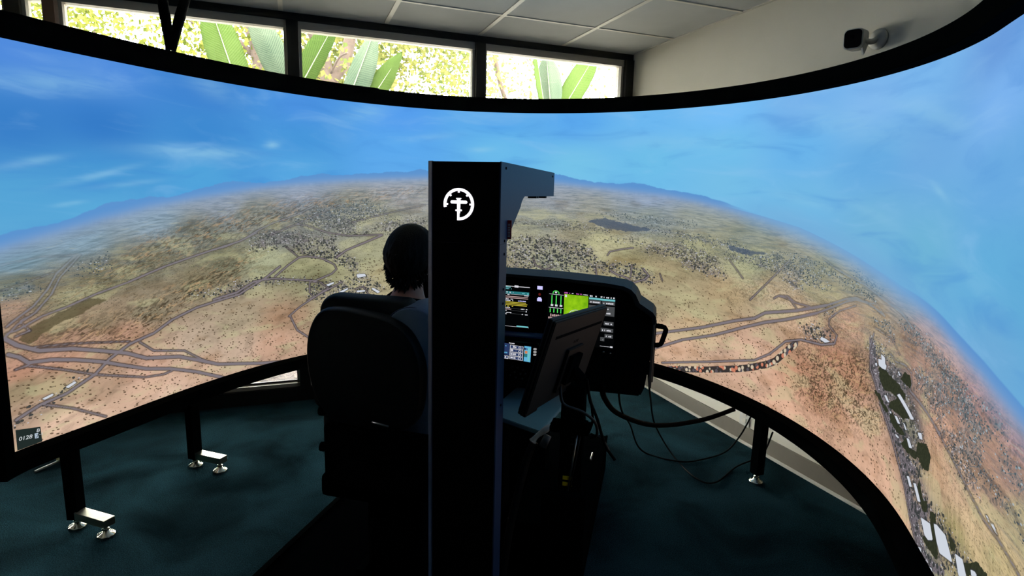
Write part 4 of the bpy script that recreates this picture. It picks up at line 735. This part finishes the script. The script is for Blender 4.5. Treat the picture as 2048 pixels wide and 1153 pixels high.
for i, (y, k, a, b) in enumerate([(.775, 'white', .715, .79), (.775, 'white', .94, .985), (.735, 'pink', .71, .98), (.70, 'pink', .71, .98), (.665, 'white', .715, .83), (.63, 'white', .715, .84), (.635, 'lavender', .88, .98), (.595, 'yellow', .71, .96), (.56, 'yellow', .71, .975), (.525, 'yellow', .715, .97), (.49, 'yellow', .715, .83), (.455, 'white', .715, .80), (.44, 'white', .91, .98), (.415, 'pink', .715, .81), (.385, 'white', .96, .98), (.38, 'white', .72, .765), (.33, 'white', .71, .815), (.31, 'white', .92, .98), (.295, 'white', .72, .765)]):
    d.r(a, y, b, y+.016, k) if b-a > .2 else d.txt(a, y, b, .024, k, 20+i)
for y in (.45, .40, .325): d.r(.80, y-.006, .96, y, 'grey')
d.r(.04, .5, .62, .97, 'sky'); d.r(.04, .05, .62, .5, 'orange'); d.r(.2, .49, .46, .51, 'yellow', 2); d.r(.06, .2, .12, .85, 'grey', 2); d.r(.54, .2, .60, .85, 'grey', 2)
d.build('display_image', bz)
# right multi function display
bz2 = bezel('map_display', .150, .470, .858, 1.112)
d = Disp((.165, -.0145, .874), (.285, 0, -.010), (0, 0, .222)); d.r(0, 0, 1, 1, 'black', 0)
mx0, mx1 = .245, .60
d.mb.quad(d.P(mx0, .06, .0004), d.P(mx1, .06, .0004), d.P(mx1, .955, .0004), d.P(mx0, .955, .0004), G_['map'])
d.arc(.43, .53, .135, .010, 12, 168, 'white', .85); 
for a in (30, 60, 90, 120, 150): d.arc(.43, .53, .11, .012, a-3, a+3, 'white', .85, 2, 2)
d.r(.255, .90, .285, .945, 'white', 2); d.r(.26, .42, .28, .46, 'white', 2); d.r(.40, .44, .44, .47, 'white', 2)
d.txt(mx0, .965, .33, .03, 'magenta', 5); d.txt(.34, .97, .38, .02, 'white', 6); d.txt(.42, .97, .50, .025, 'magenta', 7); d.txt(.51, .97, .59, .02, 'white', 8)
d.arc(.12, .955, .038, .012, -20, 200, 'green', 1.0); d.r(.105, .955, .135, .985, 'white', 2); d.r(.02, .925, .235, .932, 'white', 1)
for x in (.055, .12, .19): d.r(x, .70, x+.014, .91, 'green'); d.r(x-.008, .70, x+.03, .735, 'white', 2)
d.r(.02, .665, .235, .673, 'white')
for i, x in enumerate((.035, .09, .145, .195)): d.r(x, .575, x+.014, .655, 'green'); d.txt(x-.018, .50, x+.03, .05, 'pink', 40+i); d.txt(x-.018, .45, x+.035, .04, 'pink', 50+i)
d.r(.02, .43, .235, .437, 'pink'); d.r(.13, .22, .134, .43, 'white'); d.txt(.02, .38, .08, .03, 'green', 61); d.r(.095, .345, .125, .40, 'green'); d.r(.155, .27, .17, .42, 'green'); d.r(.205, .25, .219, .42, 'green'); d.txt(.02, .28, .12, .03, 'white', 62); d.txt(.02, .19, .10, .05, 'white', 63)
d.r(.61, .905, .985, .94, 'cyan'); 
for a, b in ((.62, .66), (.70, .73), (.76, .80), (.82, .90), (.92, .98)): d.txt(a, .955, b, .03, 'white', int(a*100))
d.r(.61, .83, .785, .895, 'grey'); d.r(.80, .83, .985, .895, 'grey'); d.txt(.63, .845, .77, .03, 'white', 70); d.txt(.82, .845, .97, .03, 'white', 71)
d.r(.61, .62, .985, .80, 'grey'); d.txt(.68, .755, .80, .025, 'white', 72); d.txt(.85, .74, .90, .03, 'white', 73); d.txt(.65, .70, .72, .025, 'white', 74); d.txt(.87, .655, .93, .03, 'white', 75)
for i, (a, y, b) in enumerate([(.84, .44, .98), (.80, .31, .98), (.86, .20, .98), (.80, .13, .86)]):
    d.r(a, y, b, y+.075, 'grey'); d.txt(a+.02, y+.02, b-.02, .03, 'white', 80+i)
d.r(.80, .03, .97, .037, 'white'); d.r(.95, .02, .985, .05, 'white')
d.build('display_image', bz2)
for i, (x, z) in enumerate(((.408, .846), (.436, .842))): MB().lathe([(.001, 0), (.005, 0), (.004, .006), (.001, .006)], n=12, M=Matrix.Translation((x, -.001, z)) @ Matrix.Rotation(math.pi/2, 4, 'X')).build('panel_knob', M_steel, cs)
d = Disp((.112, -.001, .99), (.034, 0, -.001), (0, 0, .125)); d.r(.1, .83, .78, .95, 'lavender'); d.arc(.42, .66, .0, .05, 0, 360, 'red', 3.2, 1, 12); d.r(.12, .42, .72, .52, 'lavender'); d.r(.24, .52, .62, .56, 'lavender'); d.build('annunciator_lights', cs)
# shelf, lower touchscreen and button pedestal
MB().box(-.33, .175, -.07, .005, .894, .902, .002).build('panel_shelf', M_grey, cs)
pd = MB().box(-.20, .16, -.10, .10, .68, .893, .012).build('center_pedestal', M_black, cs)
ts = MB().prism(rrect(-.19, .155, .806, .887, .01, 4), -.128, -.10, 'y', .002).build('touchscreen_unit', M_gloss, cs)
d = Disp((-.02, -.1285, .816), (.142, 0, -.008), (.002, 0, .066)); d.r(0, 0, 1, 1, 'black', 0)
d.r(0, .25, .36, 1, 'navy'); d.txt(.1, .8, .26, .08, 'sky', 90); d.txt(.08, .36, .3, .08, 'sky', 91); d.r(0, .0, .34, .2, 'white'); d.r(.02, .03, .32, .17, 'navy', 2); d.txt(.05, .06, .28, .09, 'white', 92, 3)
for i in range(4):
    y = .02+i*.235; d.r(.37, y, .77, y+.215, 'white'); d.r(.385, y+.02, .755, y+.195, 'navy', 2); d.txt(.40, y+.06, .56, .12, 'white', 93+i, 3); d.arc(.67, y+.10, .05, .025, 0, 360, 'white', .6, 3, 12)
d.r(.80, .0, 1, 1, 'sky'); d.r(.80, .3, .90, .5, 'teal', 2); d.r(.82, .52, .9, .7, 'orange', 2); d.txt(.80, .76, .9, .16, 'navy', 99, 3); d.r(.91, .05, .97, .9, 'cyan', 2); d.txt(.3, 1.02, .5, .07, 'white', 98)
d.build('display_image', ts)
for z in (.866, .854, .842): MB().prism(rrect(.134, .147, z-.004, z+.004, .003, 3), -.131, -.127, 'y').build('side_key', glow('key_light', (170, 170, 170), .8) if z == .866 else bpy.data.materials['key_light'], ts)
bm_ = 0
for x, z in ((.04, .775), (.062, .772), (.085, .765), (.05, .75), (.075, .745), (.095, .748), (.03, .735), (.055, .728), (.082, .725), (-.05, .76), (-.02, .752), (-.06, .73)):
    MB().lathe([(.001, 0), (.0055, 0), (.005, .007), (.001, .007)], n=10, M=Matrix.Translation((x, -.1, z)) @ Matrix.Rotation(math.pi/2, 4, 'X')).build('panel_button', M_dplast, pd)
# feet of the pedestal
MB().box(-.08, .16, .10, .20, .035, .67, .004).build('pedestal_column', M_black, cs)

# desk plate beside the console
A, B = SIM(-.381, 1.985), SIM(-.343, 2.287); dl = (SIM(-.554, 2.066)-A).normalized(); df = (B-A).normalized()
tp = thing('side_tray', 'flat slate blue shelf plate under the monitor, right of the column', 'shelf', (A.x, A.y, .60)); 
q = [Vector((0, 0, 0)), df*.43, df*.43+dl*.27, dl*.27]
MB().prism([(p.x, p.y) for p in q][::-1], .0, .018, 'z', .002).build('shelf_plate', mat('slate_blue_laminate', (120, 160, 170), .5, spec=.3), tp)
mb = MB(); mb.prism([(p.x, p.y) for p in [dl*.2+df*.05, dl*.2+df*.12, dl*.27+df*.12, dl*.27+df*.05]], -.565, 0, 'z', .004); mb.build('shelf_leg', M_black, tp)

# monitor seen from behind
yw, pt, rl = math.radians(41.6), math.radians(14.8), math.radians(4.8)
mo = thing('monitor', 'black flat monitor seen from behind, tilted back on a post right of the column', 'monitor', (.808, 1.601, .985)); mo.rotation_mode = 'XYZ'
mo.matrix_world = Matrix.Translation((.808, 1.601, .985)) @ Matrix.Rotation(yw, 4, 'Z') @ Matrix.Rotation(pt, 4, 'X') @ Matrix.Rotation(rl, 4, 'Y')
MB().box(-.25, .25, .0, .016, -.15, .15, .005).build('bezel_frame', M_dark, mo)
MB().box(-.245, .245, .0165, .0175, -.140, .145).build('screen_glass', M_gloss, mo)
bk = MB(); bk.prism(rrect(-.246, .246, -.146, .146, .006, 3), -.010, .001, 'y', .003); bc = bk.build('back_cover', M_dplast, mo)
MB().box(-.205, .225, -.0112, -.0095, .088, .097, .0005).build('vent_slot', M_foam, bc)
MB().prism(rrect(-.07, .075, -.115, .035, .006, 3), -.020, -.0095, 'y', .002).build('mounting_recess', M_dark, bc)
for i, x in enumerate((-.02, -.004, .012)): MB().prism(rrect(x, x+.01, .048, .058, .003, 3), -.0112, -.0095, 'y').build('maker_mark', M_dark, bc)
MB().box(-.045, .045, -.034, -.019, -.085, .012, .003).build('mount_plate', M_black, mo)
MB().tube([(0, -.03, -.04), (0, -.07, -.06)], .02, 12).build('tilt_hinge', M_black, mo)
MB().box(-.235, -.15, -.006, .012, -.158, -.148, .003).build('control_strip', M_dark, mo)
ps = simthing('monitor_stand', 'black upright post with yellow stickers and a steel edge holding the monitor', 'stand', -.235, 1.86, .035)
MB().box(-.05, .03, -.012, .05, 0, .82, .004).build('post', M_black, ps)
MB().tube([(.012, -.018, .66), (-.016, -.018, .42)], .0032, 8).build('steel_edge', M_steel, ps)
MB().tube([(.022, -.018, .655), (-.006, -.018, .45)], .0026, 8).build('steel_edge', M_dplast, ps)
MB().box(-.085, .05, -.03, .05, .655, .675, .003).box(-.03, .045, -.03, .0, .675, .70, .003).build('clamp', M_black, ps)
MB().tube([(-.02, .0, .80), (-.03, -.02, .86), (-.03, -.035, .90)], .018, 12).build('arm', M_black, ps)
st = [MB().box(-.034, -.002, -.0148, -.0125, z, z+.014, .0004).build('sticker', M_yellow, ps, label='yellow warning sticker') for z in (.455, .478)]
for z in (.58, .61, .635): MB().box(-.012, .004, -.0155, -.0125, z, z+.006, .001).build('connector', M_dplast, ps)
MB().box(-.14, .10, -.10, .10, 0, .03, .004).build('base_plate', M_black, ps)
MB().box(-.10, .055, -.055, -.012, .03, .44, .006).build('power_box', M_black, ps)
# control lever with pale handle
lv = simthing('control_lever', 'dark lever with a pale plastic grip beside the seat, under the shelf plate', 'lever', -.47, 1.78, .035)
MB().tube(spline([(0, .0, 0), (.02, .03, .25), (.06, .10, .50), (.085, .125, .575)], 6), .014, 12).build('lever_arm', M_dark, lv)
gp = MB().tube(spline([(.078, .115, .578), (.092, .122, .598), (.115, .14, .615), (.14, .16, .632)], 6), [.010, .014, .013, .011, .010, .009, .009, .009, .009, .010, .010, .011, .012, .012, .012, .011, .010, .008, .006], 14).build('grip', M_white, lv, label='pale grey plastic grip')
MB().tube([(.13, .14, .60), (.115, .125, .56)], .014, 12).build('boot', mat('grey_plastic_boot', (120, 122, 120), .5), lv)
# equipment case
ec = simthing('equipment_case', 'long low black equipment case on the deck beneath the console', 'case', -.345, 2.5, .035)
MB().box(-.15, .15, -.50, .42, 0, .19, .006).build('case_body', M_black, ec); MB().box(.142, .153, -.50, .42, .182, .193, .002).build('edge_trim', M_black, ec)
for y in (-.3, .1): MB().tube(spline([(.1, y, .19), (.1, y, .205), (.1, y+.06, .205), (.1, y+.06, .19)], 4), .004, 8).build('case_handle', M_steel, ec)
fc = simthing('foot_cap', 'small pale blue-grey plastic foot cap on the dark deck near the column base', 'foot cap', -.60, 2.28, .036)
MB().lathe([(.001, 0), (.033, 0), (.030, .02), (.018, .05), (.014, .07), (.001, .072)], n=8).build('cap', mat('blue_grey_plastic', (120, 150, 185), .3), fc)

# pilot seat
se = simthing('pilot_seat', 'black leather cockpit seat with a rounded shell back', 'seat', -.91, 1.70, .035); Z = -.035
def pillow(x0, x1, z0, z1, y0, y1, r, puff, name, m, par, nx=22, seg=10, lean=0., poly=None):
    P_ = rrect(x0, x1, z0+Z, z1+Z, r, seg) if poly is None else [(q.x, q.y+Z) for q in spline([(a, b, 0) for a, b in poly+poly[:1]], 4)[:-1]]; cx = (x0+x1)/2; cz = (z0+z1)/2+Z; mb = MB(); V = []; F = []; n = len(P_); prof = []
    for i in range(9):
        a = -math.pi/2+math.pi*i/8; prof.append((1-puff*(1-math.cos(a)), (y0+y1)/2+(y1-y0)/2*math.sin(a)))
    for k, y in prof:
        for (x, z) in P_:
            fx = cx+(x-cx)*(1-(1-k)*.5) ; fz = cz+(z-cz)*(1-(1-k)*.35); V.append((fx, y+lean*(fz-cz), fz))
    for i in range(8):
        for k in range(n): F.append((i*n+k, i*n+(k+1) % n, (i+1)*n+(k+1) % n, (i+1)*n+k))
    F += [tuple(range(n)), tuple(range(8*n, 9*n))[::-1]]
    mb.add(V, F, None, True); bmesh.ops.recalc_face_normals(mb.bm, faces=mb.bm.faces); return mb.build(name, m, par)
pillow(-.228, .205, .60, 1.115, -.065, .0, None, .10, 'back_shell', M_dark, se, poly=[(.0, .70), (.13, .71), (.185, .76), (.202, .87), (.195, .96), (.150, 1.045), (.08, 1.085), (.0, 1.100), (-.10, 1.108), (-.165, 1.095), (-.205, 1.04), (-.222, .96), (-.216, .87), (-.190, .79), (-.13, .72)])
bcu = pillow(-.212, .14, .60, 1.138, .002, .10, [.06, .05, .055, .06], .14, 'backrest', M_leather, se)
pillow(.045, .262, .66, 1.125, -.012, .20, [.06, .11, .10, .06], .14, 'side_bolster', M_leather_lit, se, lean=-.05)
pillow(-.262, -.17, .70, 1.06, .03, .19, [.04, .045, .045, .04], .22, 'side_bolster', M_leather, se)
MB().tube(spline([(.048, -.012, 1.05+Z), (.075, -.012, 1.09+Z), (.115, -.010, 1.113+Z), (.16, -.008, 1.116+Z), (.21, -.004, 1.09+Z), (.25, .0, 1.03+Z), (.258, .005, .93+Z)], 8), .003, 8).build('piping', M_grey, se, label='grey seam piping')
pillow(-.22, .22, .46, .56, .06, .50, [.04]*4, .1, 'seat_cushion', M_leather, se)
MB().box(-.19, .20, -.05, .45, .42+Z, .50+Z, .02).build('seat_pan', M_black, se)
MB().box(-.16, .24, -.07, -.03, .47+Z, .70+Z, .015).build('recliner_housing', M_black, se)
for z, x, r_ in ((.728, -.198, .019), (.592, -.200, .017)):
    MB().lathe([(.002, 0), (.010, 0), (.010, .02), (r_, .022), (r_, .036), (.002, .038)], n=10, M=Matrix.Translation((x+.035, -.02, z+Z)) @ Matrix.Rotation(-math.pi/2, 4, 'Y')).build('adjustment_knob', M_black, se)
for x in (-.10, .15): MB().box(x, x+.03, .02, .42, .05+Z+.01, .09+Z+.01, .004).build('seat_rail', M_black, se)
MB().box(-.06, .16, .04, .40, .0, .39, .02).build('seat_base', M_black, se)
MB().tube([(.03, -.075, .735+Z), (.09, -.078, .728+Z)], .0035, 8).build('release_lever', M_steel, se)

# ------------------------------------------------------------------ the pilot
pl = simthing('person', 'person with dark hair in a black shirt seated at the controls, seen from behind', 'person', -.885, 1.93, .035)
def skinned(name, nodes, edges, m, par, sub=2, root=0):
    mb = bmesh.new(); vs = [mb.verts.new(Vector(n[0])+Vector((0, 0, Z))) for n in nodes]
    for a, b in edges: mb.edges.new((vs[a], vs[b]))
    me = bpy.data.meshes.new(name); mb.to_mesh(me); mb.free(); o = bpy.data.objects.new(name, me); COL.objects.link(o)
    md = o.modifiers.new('skin', 'SKIN'); 
    for i, n in enumerate(nodes):
        sv = me.skin_vertices[0].data[i]; r = n[1]; sv.radius = (r, r) if not isinstance(r, tuple) else r; sv.use_root = (i == root)
    s = o.modifiers.new('sub', 'SUBSURF'); s.levels = s.render_levels = sub
    bpy.context.view_layer.update(); dg = bpy.context.evaluated_depsgraph_get(); m2 = bpy.data.meshes.new_from_object(o.evaluated_get(dg))
    bpy.data.objects.remove(o); m2.name = name; m2.materials.clear(); m2.materials.append(m)
    for p in m2.polygons: p.use_smooth = True; p.material_index = 0
    o = bpy.data.objects.new(name, m2); COL.objects.link(o); o.parent = par; return o
# local axes: x right, y ahead, z up (world heights)
arm = lambda s: [((s*.17, -.02, 1.035), .058), ((s*.215, .05, .86), .047), ((s*.205, .12, .775), .040), ((s*.15, .30, .78), .031), ((s*.12, .385, .80), .024), ((s*.115, .425, .805), (.036, .018)), ((s*.11, .455, .805), (.038, .016))]
N = [((0, .0, .60), (.15, .11)), ((0, -.03, .75), (.135, .095)), ((0, -.05, .92), (.165, .10)), ((0, -.045, 1.03), (.14, .075)), ((0, -.015, 1.09), .060), ((0, .0, 1.15), .055), ((0, .012, 1.19), .052)]
E2 = [(i, i+1) for i in range(6)]
for s in (-1, 1):
    b = len(N); N += arm(s); E2 += [(3, b)] + [(b+i, b+i+1) for i in range(6)]
    b = len(N); N += [((s*.10, .06, .59), .085), ((s*.13, .30, .60), .072), ((s*.14, .46, .585), .058), ((s*.13, .53, .40), .048), ((s*.13, .56, .17), .036), ((s*.13, .57, .10), .036), ((s*.135, .68, .075), .030), ((s*.14, .76, .07), .024)]
    E2 += [(0, b)] + [(b+i, b+i+1) for i in range(7)]
body = skinned('body', N, E2, M_skin, pl)
# fingers and thumbs, joined into the body mesh
fb = bmesh.new(); fb.from_mesh(body.data)
fm = MB()
for s in (-1, 1):
    for k, (dx, L) in enumerate(((-.027, .066), (-.009, .074), (.009, .070), (.027, .056))):
        x = s*.11+dx; y = .462; z = .808+Z
        fm.tube(spline([(x, y-.02, z), (x, y+L*.45, z+.006), (x+.001, y+L*.78, z-.016), (x, y+L*.72, z-.040), (x, y+L*.45, z-.048)], 4), [.0098]*5+[.0092]*4+[.0086]*4+[.008]*3+[.006], 10)
    fm.tube(spline([(s*.11-s*.028, .43, .80+Z), (s*.11-s*.045, .455, .79+Z), (s*.11-s*.044, .485, .775+Z), (s*.11-s*.030, .50, .765+Z)], 4), [.0115]*5+[.0105]*4+[.0095]*3+[.006], 10)
tmpm = bpy.data.meshes.new('t'); fm.bm.to_mesh(tmpm); fb.from_mesh(tmpm)
# head shaped as one surface: skull, brow, nose, jaw, ears
HC = Vector((-.002, .030, 1.250+Z))
def head(bm_, grow=0., cut=None):
    nu, nv = 40, 28; rows = []
    for j in range(nv+1):
        ph = math.pi*j/nv; row = []
        for i in range(nu):
            th = 2*math.pi*i/nu; x = math.sin(ph)*math.sin(th); y = math.sin(ph)*math.cos(th); z = math.cos(ph)
            w_ = .077; dpt = .097; h = .118
            p = Vector((x*w_, y*dpt, z*h))
            if z < 0: p.x *= 1-.28*(-z)**1.3; p.y *= 1-.12*(-z) if y > 0 else 1-.30*(-z)
            f = max(0, y)
            p.y += .006*math.exp(-((z-.18)/.12)**2)*f                      # brow
            p.y -= .010*math.exp(-((z-.02)/.10)**2)*math.exp(-((abs(x)-.38)/.16)**2)*f   # eye sockets
            p.y += .024*math.exp(-((z+.22)/.15)**2)*math.exp(-(x/.13)**2)*f   # nose
            p.y += .007*math.exp(-((z+.52)/.07)**2)*math.exp(-(x/.3)**2)*f    # lips
            p.y += .010*math.exp(-((z+.85)/.14)**2)*math.exp(-(x/.35)**2)*f   # chin
            e = math.exp(-((z+.10)/.20)**2)*math.exp(-((y+.05)/.16)**2); p.x += math.copysign(.014*e, x)  # ears
            p *= 1+grow; row.append(bm_.verts.new(HC+p))
        rows.append(row)
    for j in range(nv):
        for i in range(nu):
            try: f = bm_.faces.new((rows[j][i], rows[j+1][i], rows[j+1][(i+1) % nu], rows[j][(i+1) % nu])); f.smooth = True
            except ValueError: pass
head(fb); bmesh.ops.remove_doubles(fb, verts=fb.verts, dist=.0004); bmesh.ops.recalc_face_normals(fb, faces=fb.faces); fb.to_mesh(body.data); fb.free()
for p_ in body.data.polygons: p_.use_smooth = True
for s in (-1, 1):
    q = HC+Vector((s*.030, .082, .004)); MB().lathe([(.0005, -.010), (.007, -.007), (.010, 0), (.007, .007), (.0005, .010)], n=12, M=Matrix.Translation(q)).build('eye', M_white, body)
# hair: full cap of hair with a ragged lower edge at the nape
hb = MB(); nu, nv = 120, 26; V = []; F = []; rn = random.Random(4)
low = [rn.uniform(-.012, .018) for _ in range(nu)]
for j in range(nv+1):
    for i in range(nu):
        th = 2*math.pi*i/nu; back = -math.cos(th); lim = math.pi*(.60+.17*max(0, back)-.24*max(0, -back)**.6+low[i]*(1 if back > -.3 else .2))
        ph = lim*j/nv; x = math.sin(ph)*math.sin(th); y = math.sin(ph)*math.cos(th); z = math.cos(ph)
        k = 1.0+.05*math.sin(th*9+z*5)*.15
        rx = .100*k; ry = .110*k; p = Vector((x*rx, y*ry-.004, z*.127))
        if z < 0: p.x *= 1-.44*(-z)**1.2; p.y *= 1-.20*(-z)
        fl = j/nv; p += Vector((x, y, 0))*.004*rn.uniform(-1, 1)*fl
        V.append(HC+p)
for j in range(nv):
    for i in range(nu): F.append((j*nu+i, (j+1)*nu+i, (j+1)*nu+(i+1) % nu, j*nu+(i+1) % nu))
hb.add(V, F, None, True); bmesh.ops.remove_doubles(hb.bm, verts=hb.bm.verts, dist=.0001)
for k in range(260):                                         # locks curling out at the lower edge
    th = rn.uniform(math.pi*.42, math.pi*1.58); back = -math.cos(th); zz = -.035-.062*max(0, back)+rn.uniform(-.012, .03)
    r_ = .094-.26*max(0, -zz-.02); b = HC+Vector((math.sin(th)*r_, math.cos(th)*r_*1.12-.004, zz)); o_ = Vector((math.sin(th), math.cos(th), 0))
    L = rn.uniform(.006, .017); t_ = Vector((rn.uniform(-.5, .5), rn.uniform(-.5, .5), 0))
    hb.tube([b-o_*.006, b+(o_*.35+Vector((0, 0, -.9))+t_*.3)*L*.5, b+(o_*.85+Vector((0, 0, -1.1))+t_*.6)*L], [.0042, .0032, .0006], 5)
hb.build('hair', M_hair, body)
# clothes follow the body
T = [((0, .0, .58), (.165, .125)), ((0, -.03, .75), (.15, .11)), ((0, -.05, .92), (.182, .115)), ((0, -.045, 1.035), (.155, .09)), ((0, -.02, 1.095), (.078, .075))]
TE = [(0, 1), (1, 2), (2, 3), (3, 4)]
for s in (-1, 1):
    b = len(T); T += [((s*.17, -.02, 1.045), .070), ((s*.20, .01, .95), .064), ((s*.217, .045, .88), .062)]; TE += [(3, b), (b, b+1), (b+1, b+2)]
skinned('shirt', T, TE, M_shirt, pl)
T = [((0, .0, .60), (.165, .115))]; TE = []
for s in (-1, 1):
    b = len(T); T += [((s*.10, .08, .598), .098), ((s*.13, .30, .605), .085), ((s*.14, .46, .585), .072), ((s*.13, .53, .40), .064), ((s*.13, .56, .17), .056)]; TE += [(0, b)] + [(b+i, b+i+1) for i in range(4)]
skinned('trousers', T, TE, M_trouser, pl)
for s in (-1, 1): skinned('shoe', [((s*.13, .545, .085), .050), ((s*.133, .64, .078), .046), ((s*.14, .755, .068), (.048, .032)), ((s*.142, .80, .064), (.036, .024))], [(0, 1), (1, 2), (2, 3)], M_dark, pl)
cy = simthing('control_yoke', 'dark cyclic control stick between the pilot\'s knees', 'control stick', -.885, 2.36, .035)
MB().tube(spline([(0, .03, 0), (0, .04, .30), (0, .06, .62), (-.0, .05, .70)], 6), .013, 12).box(-.13, .13, .035, .065, .715, .745, .012).build('stick', M_dark, cy)
for s in (-1, 1): MB().tube([(s*.11, .05, .68), (s*.11, .05, .79)], .016, 14).build('hand_grip', M_black, cy)

# ------------------------------------------------------------------ cables
def cable(name, label, pts, r, m=M_rubber, n=10):
    P0 = Vector(pts[0]); mb = MB(); mb.tube([Vector(p)-P0 for p in spline(pts, n)], r, 10); o = mb.build(name, m); o.location = P0
    return tag(o, label, 'cable')
def S3(u, v, z): return tuple(SIM(u, v, z))
cable('power_cable', 'thickest black cable sagging from the console underside to the curved screen rail', [(1.191, 2.026, .70), (1.23, 2.07, .62), (1.431, 2.259, .45), (1.694, 2.337, .33), (1.998, 2.36, .31), (2.20, 2.335, .36)], .0125)
cable('signal_cable', 'thin black cable beside the thick one, looping over the carpet to the screen leg', [(1.252, 2.005, .70), (1.40, 2.2, .50), (1.681, 2.547, .25), (1.85, 2.66, .02), (1.99, 2.50, .008), (2.15, 2.48, .008), (2.322, 2.50, .02), (2.34, 2.42, .15), (2.24, 2.25, .35)], .0045)
cable('network_cable', 'thin black cable hanging from the console right edge and curling across the floor', [(1.456, 2.083, .70), (1.70, 2.40, .45), (1.96, 2.705, .15), (2.006, 2.58, .008), (1.958, 2.316, .008), (2.025, 2.238, .008), (2.26, 2.34, .012), (2.36, 2.27, .1), (2.22, 2.08, .33)], .0045)
cable('video_cable', 'grey cable curling from the monitor back down to the post clamp', [S3(-.274, 1.74, .90), S3(-.262, 1.70, .86), S3(-.245, 1.70, .84), S3(-.196, 1.72, .818), S3(-.158, 1.74, .781), S3(-.151, 1.76, .731), S3(-.175, 1.80, .70)], .0048, M_gcable)
cable('monitor_lead', 'black lead falling right of the monitor post and ending in mid air above the case', [S3(-.196, 1.80, .90), S3(-.183, 1.80, .832), S3(-.155, 1.80, .766), S3(-.126, 1.80, .682), S3(-.091, 1.80, .633)], .0052)
cable('short_lead', 'short black lead hanging straight down between monitor and post clamp', [S3(-.197, 1.81, .88), S3(-.179, 1.81, .815), S3(-.172, 1.81, .755), S3(-.185, 1.84, .70)], .0042)
cable('grey_lead', 'short grey lead arching out from the post clamp', [S3(-.175, 1.83, .70), S3(-.16, 1.80, .709), S3(-.135, 1.80, .699), S3(-.109, 1.80, .655)], .0042, M_gcable)
cable('floor_cable', 'thin dark cable looping across the deck beside the column base', [S3(-.641, 2.833, .05), S3(-.561, 2.631, .042), S3(-.507, 2.427, .042), S3(-.459, 2.232, .042), S3(-.406, 2.143, .042), S3(-.335, 2.157, .042), S3(-.30, 2.0, .042)], .005, M_gcable)
pc = thing('plug_lead', 'short pale cable end with a plug lying on the carpet by the left screen leg', 'plug', (-1.27, 3.51, 0), 0)
O = Vector((-1.27, 3.51, 0))
MB().tube([Vector(p)-O for p in spline([(-1.32, 3.445, .006), (-1.30, 3.47, .008), (-1.262, 3.505, .012), (-1.24, 3.535, .016)], 6)], .006, 8).build('lead', M_white, pc)
MB().tube([Vector(p)-O for p in ((-1.245, 3.528, .02), (-1.215, 3.565, .022))], .017, 12).build('plug_body', mat('cream_plug', (232, 222, 170), .35), pc)

# ------------------------------------------------------------------ wall camera
sc_ = thing('security_camera', 'small white security camera with a black face on the upper right wall', 'camera', (RX, 2.03, 2.24))
MB().lathe([(.001, 0), (.046, 0), (.046, .010), (.040, .016), (.001, .018)], n=28, M=Matrix.Rotation(-math.pi/2, 4, 'Y')).build('wall_mount', M_white, sc_)
MB().tube(spline([(-.012, 0, 0), (-.035, .012, -.012), (-.06, .03, -.005), (-.068, .05, .01)], 5), [.013]*16, 12).build('swivel_arm', M_white, sc_)
MB().prism([(-.060, -.072), (-.035, -.010), (-.080, -.022)], .018, .032, 'y', .002).build('bracket', M_white, sc_)
d_ = Vector((-.93, -.36, -.06)).normalized(); X_ = d_.cross(Vector((0, 0, 1))).normalized(); Z_ = X_.cross(d_)
M = Matrix((( X_.x, d_.x, Z_.x, -.085), (X_.y, d_.y, Z_.y, .055), (X_.z, d_.z, Z_.z, .002), (0, 0, 0, 1)))
MB().prism(rrect(-.042, .042, -.045, .045, .022, 6), -.05, .028, 'y', .004, None, M, True).build('housing', M_white, sc_, autos=.6)
fp = MB().prism(rrect(-.037, .037, -.040, .040, .019, 6), .0275, .031, 'y', .001, None, M).build('face_plate', M_gloss, sc_, label='glossy black lens face')
MB().lathe([(.001, 0), (.010, 0), (.009, .003), (.001, .002)], n=16, M=M @ Matrix.Translation((.0, .031, .008)) @ Matrix.Rotation(-math.pi/2, 4, 'X')).build('lens', M_black, fp)
bpy.context.view_layer.update()
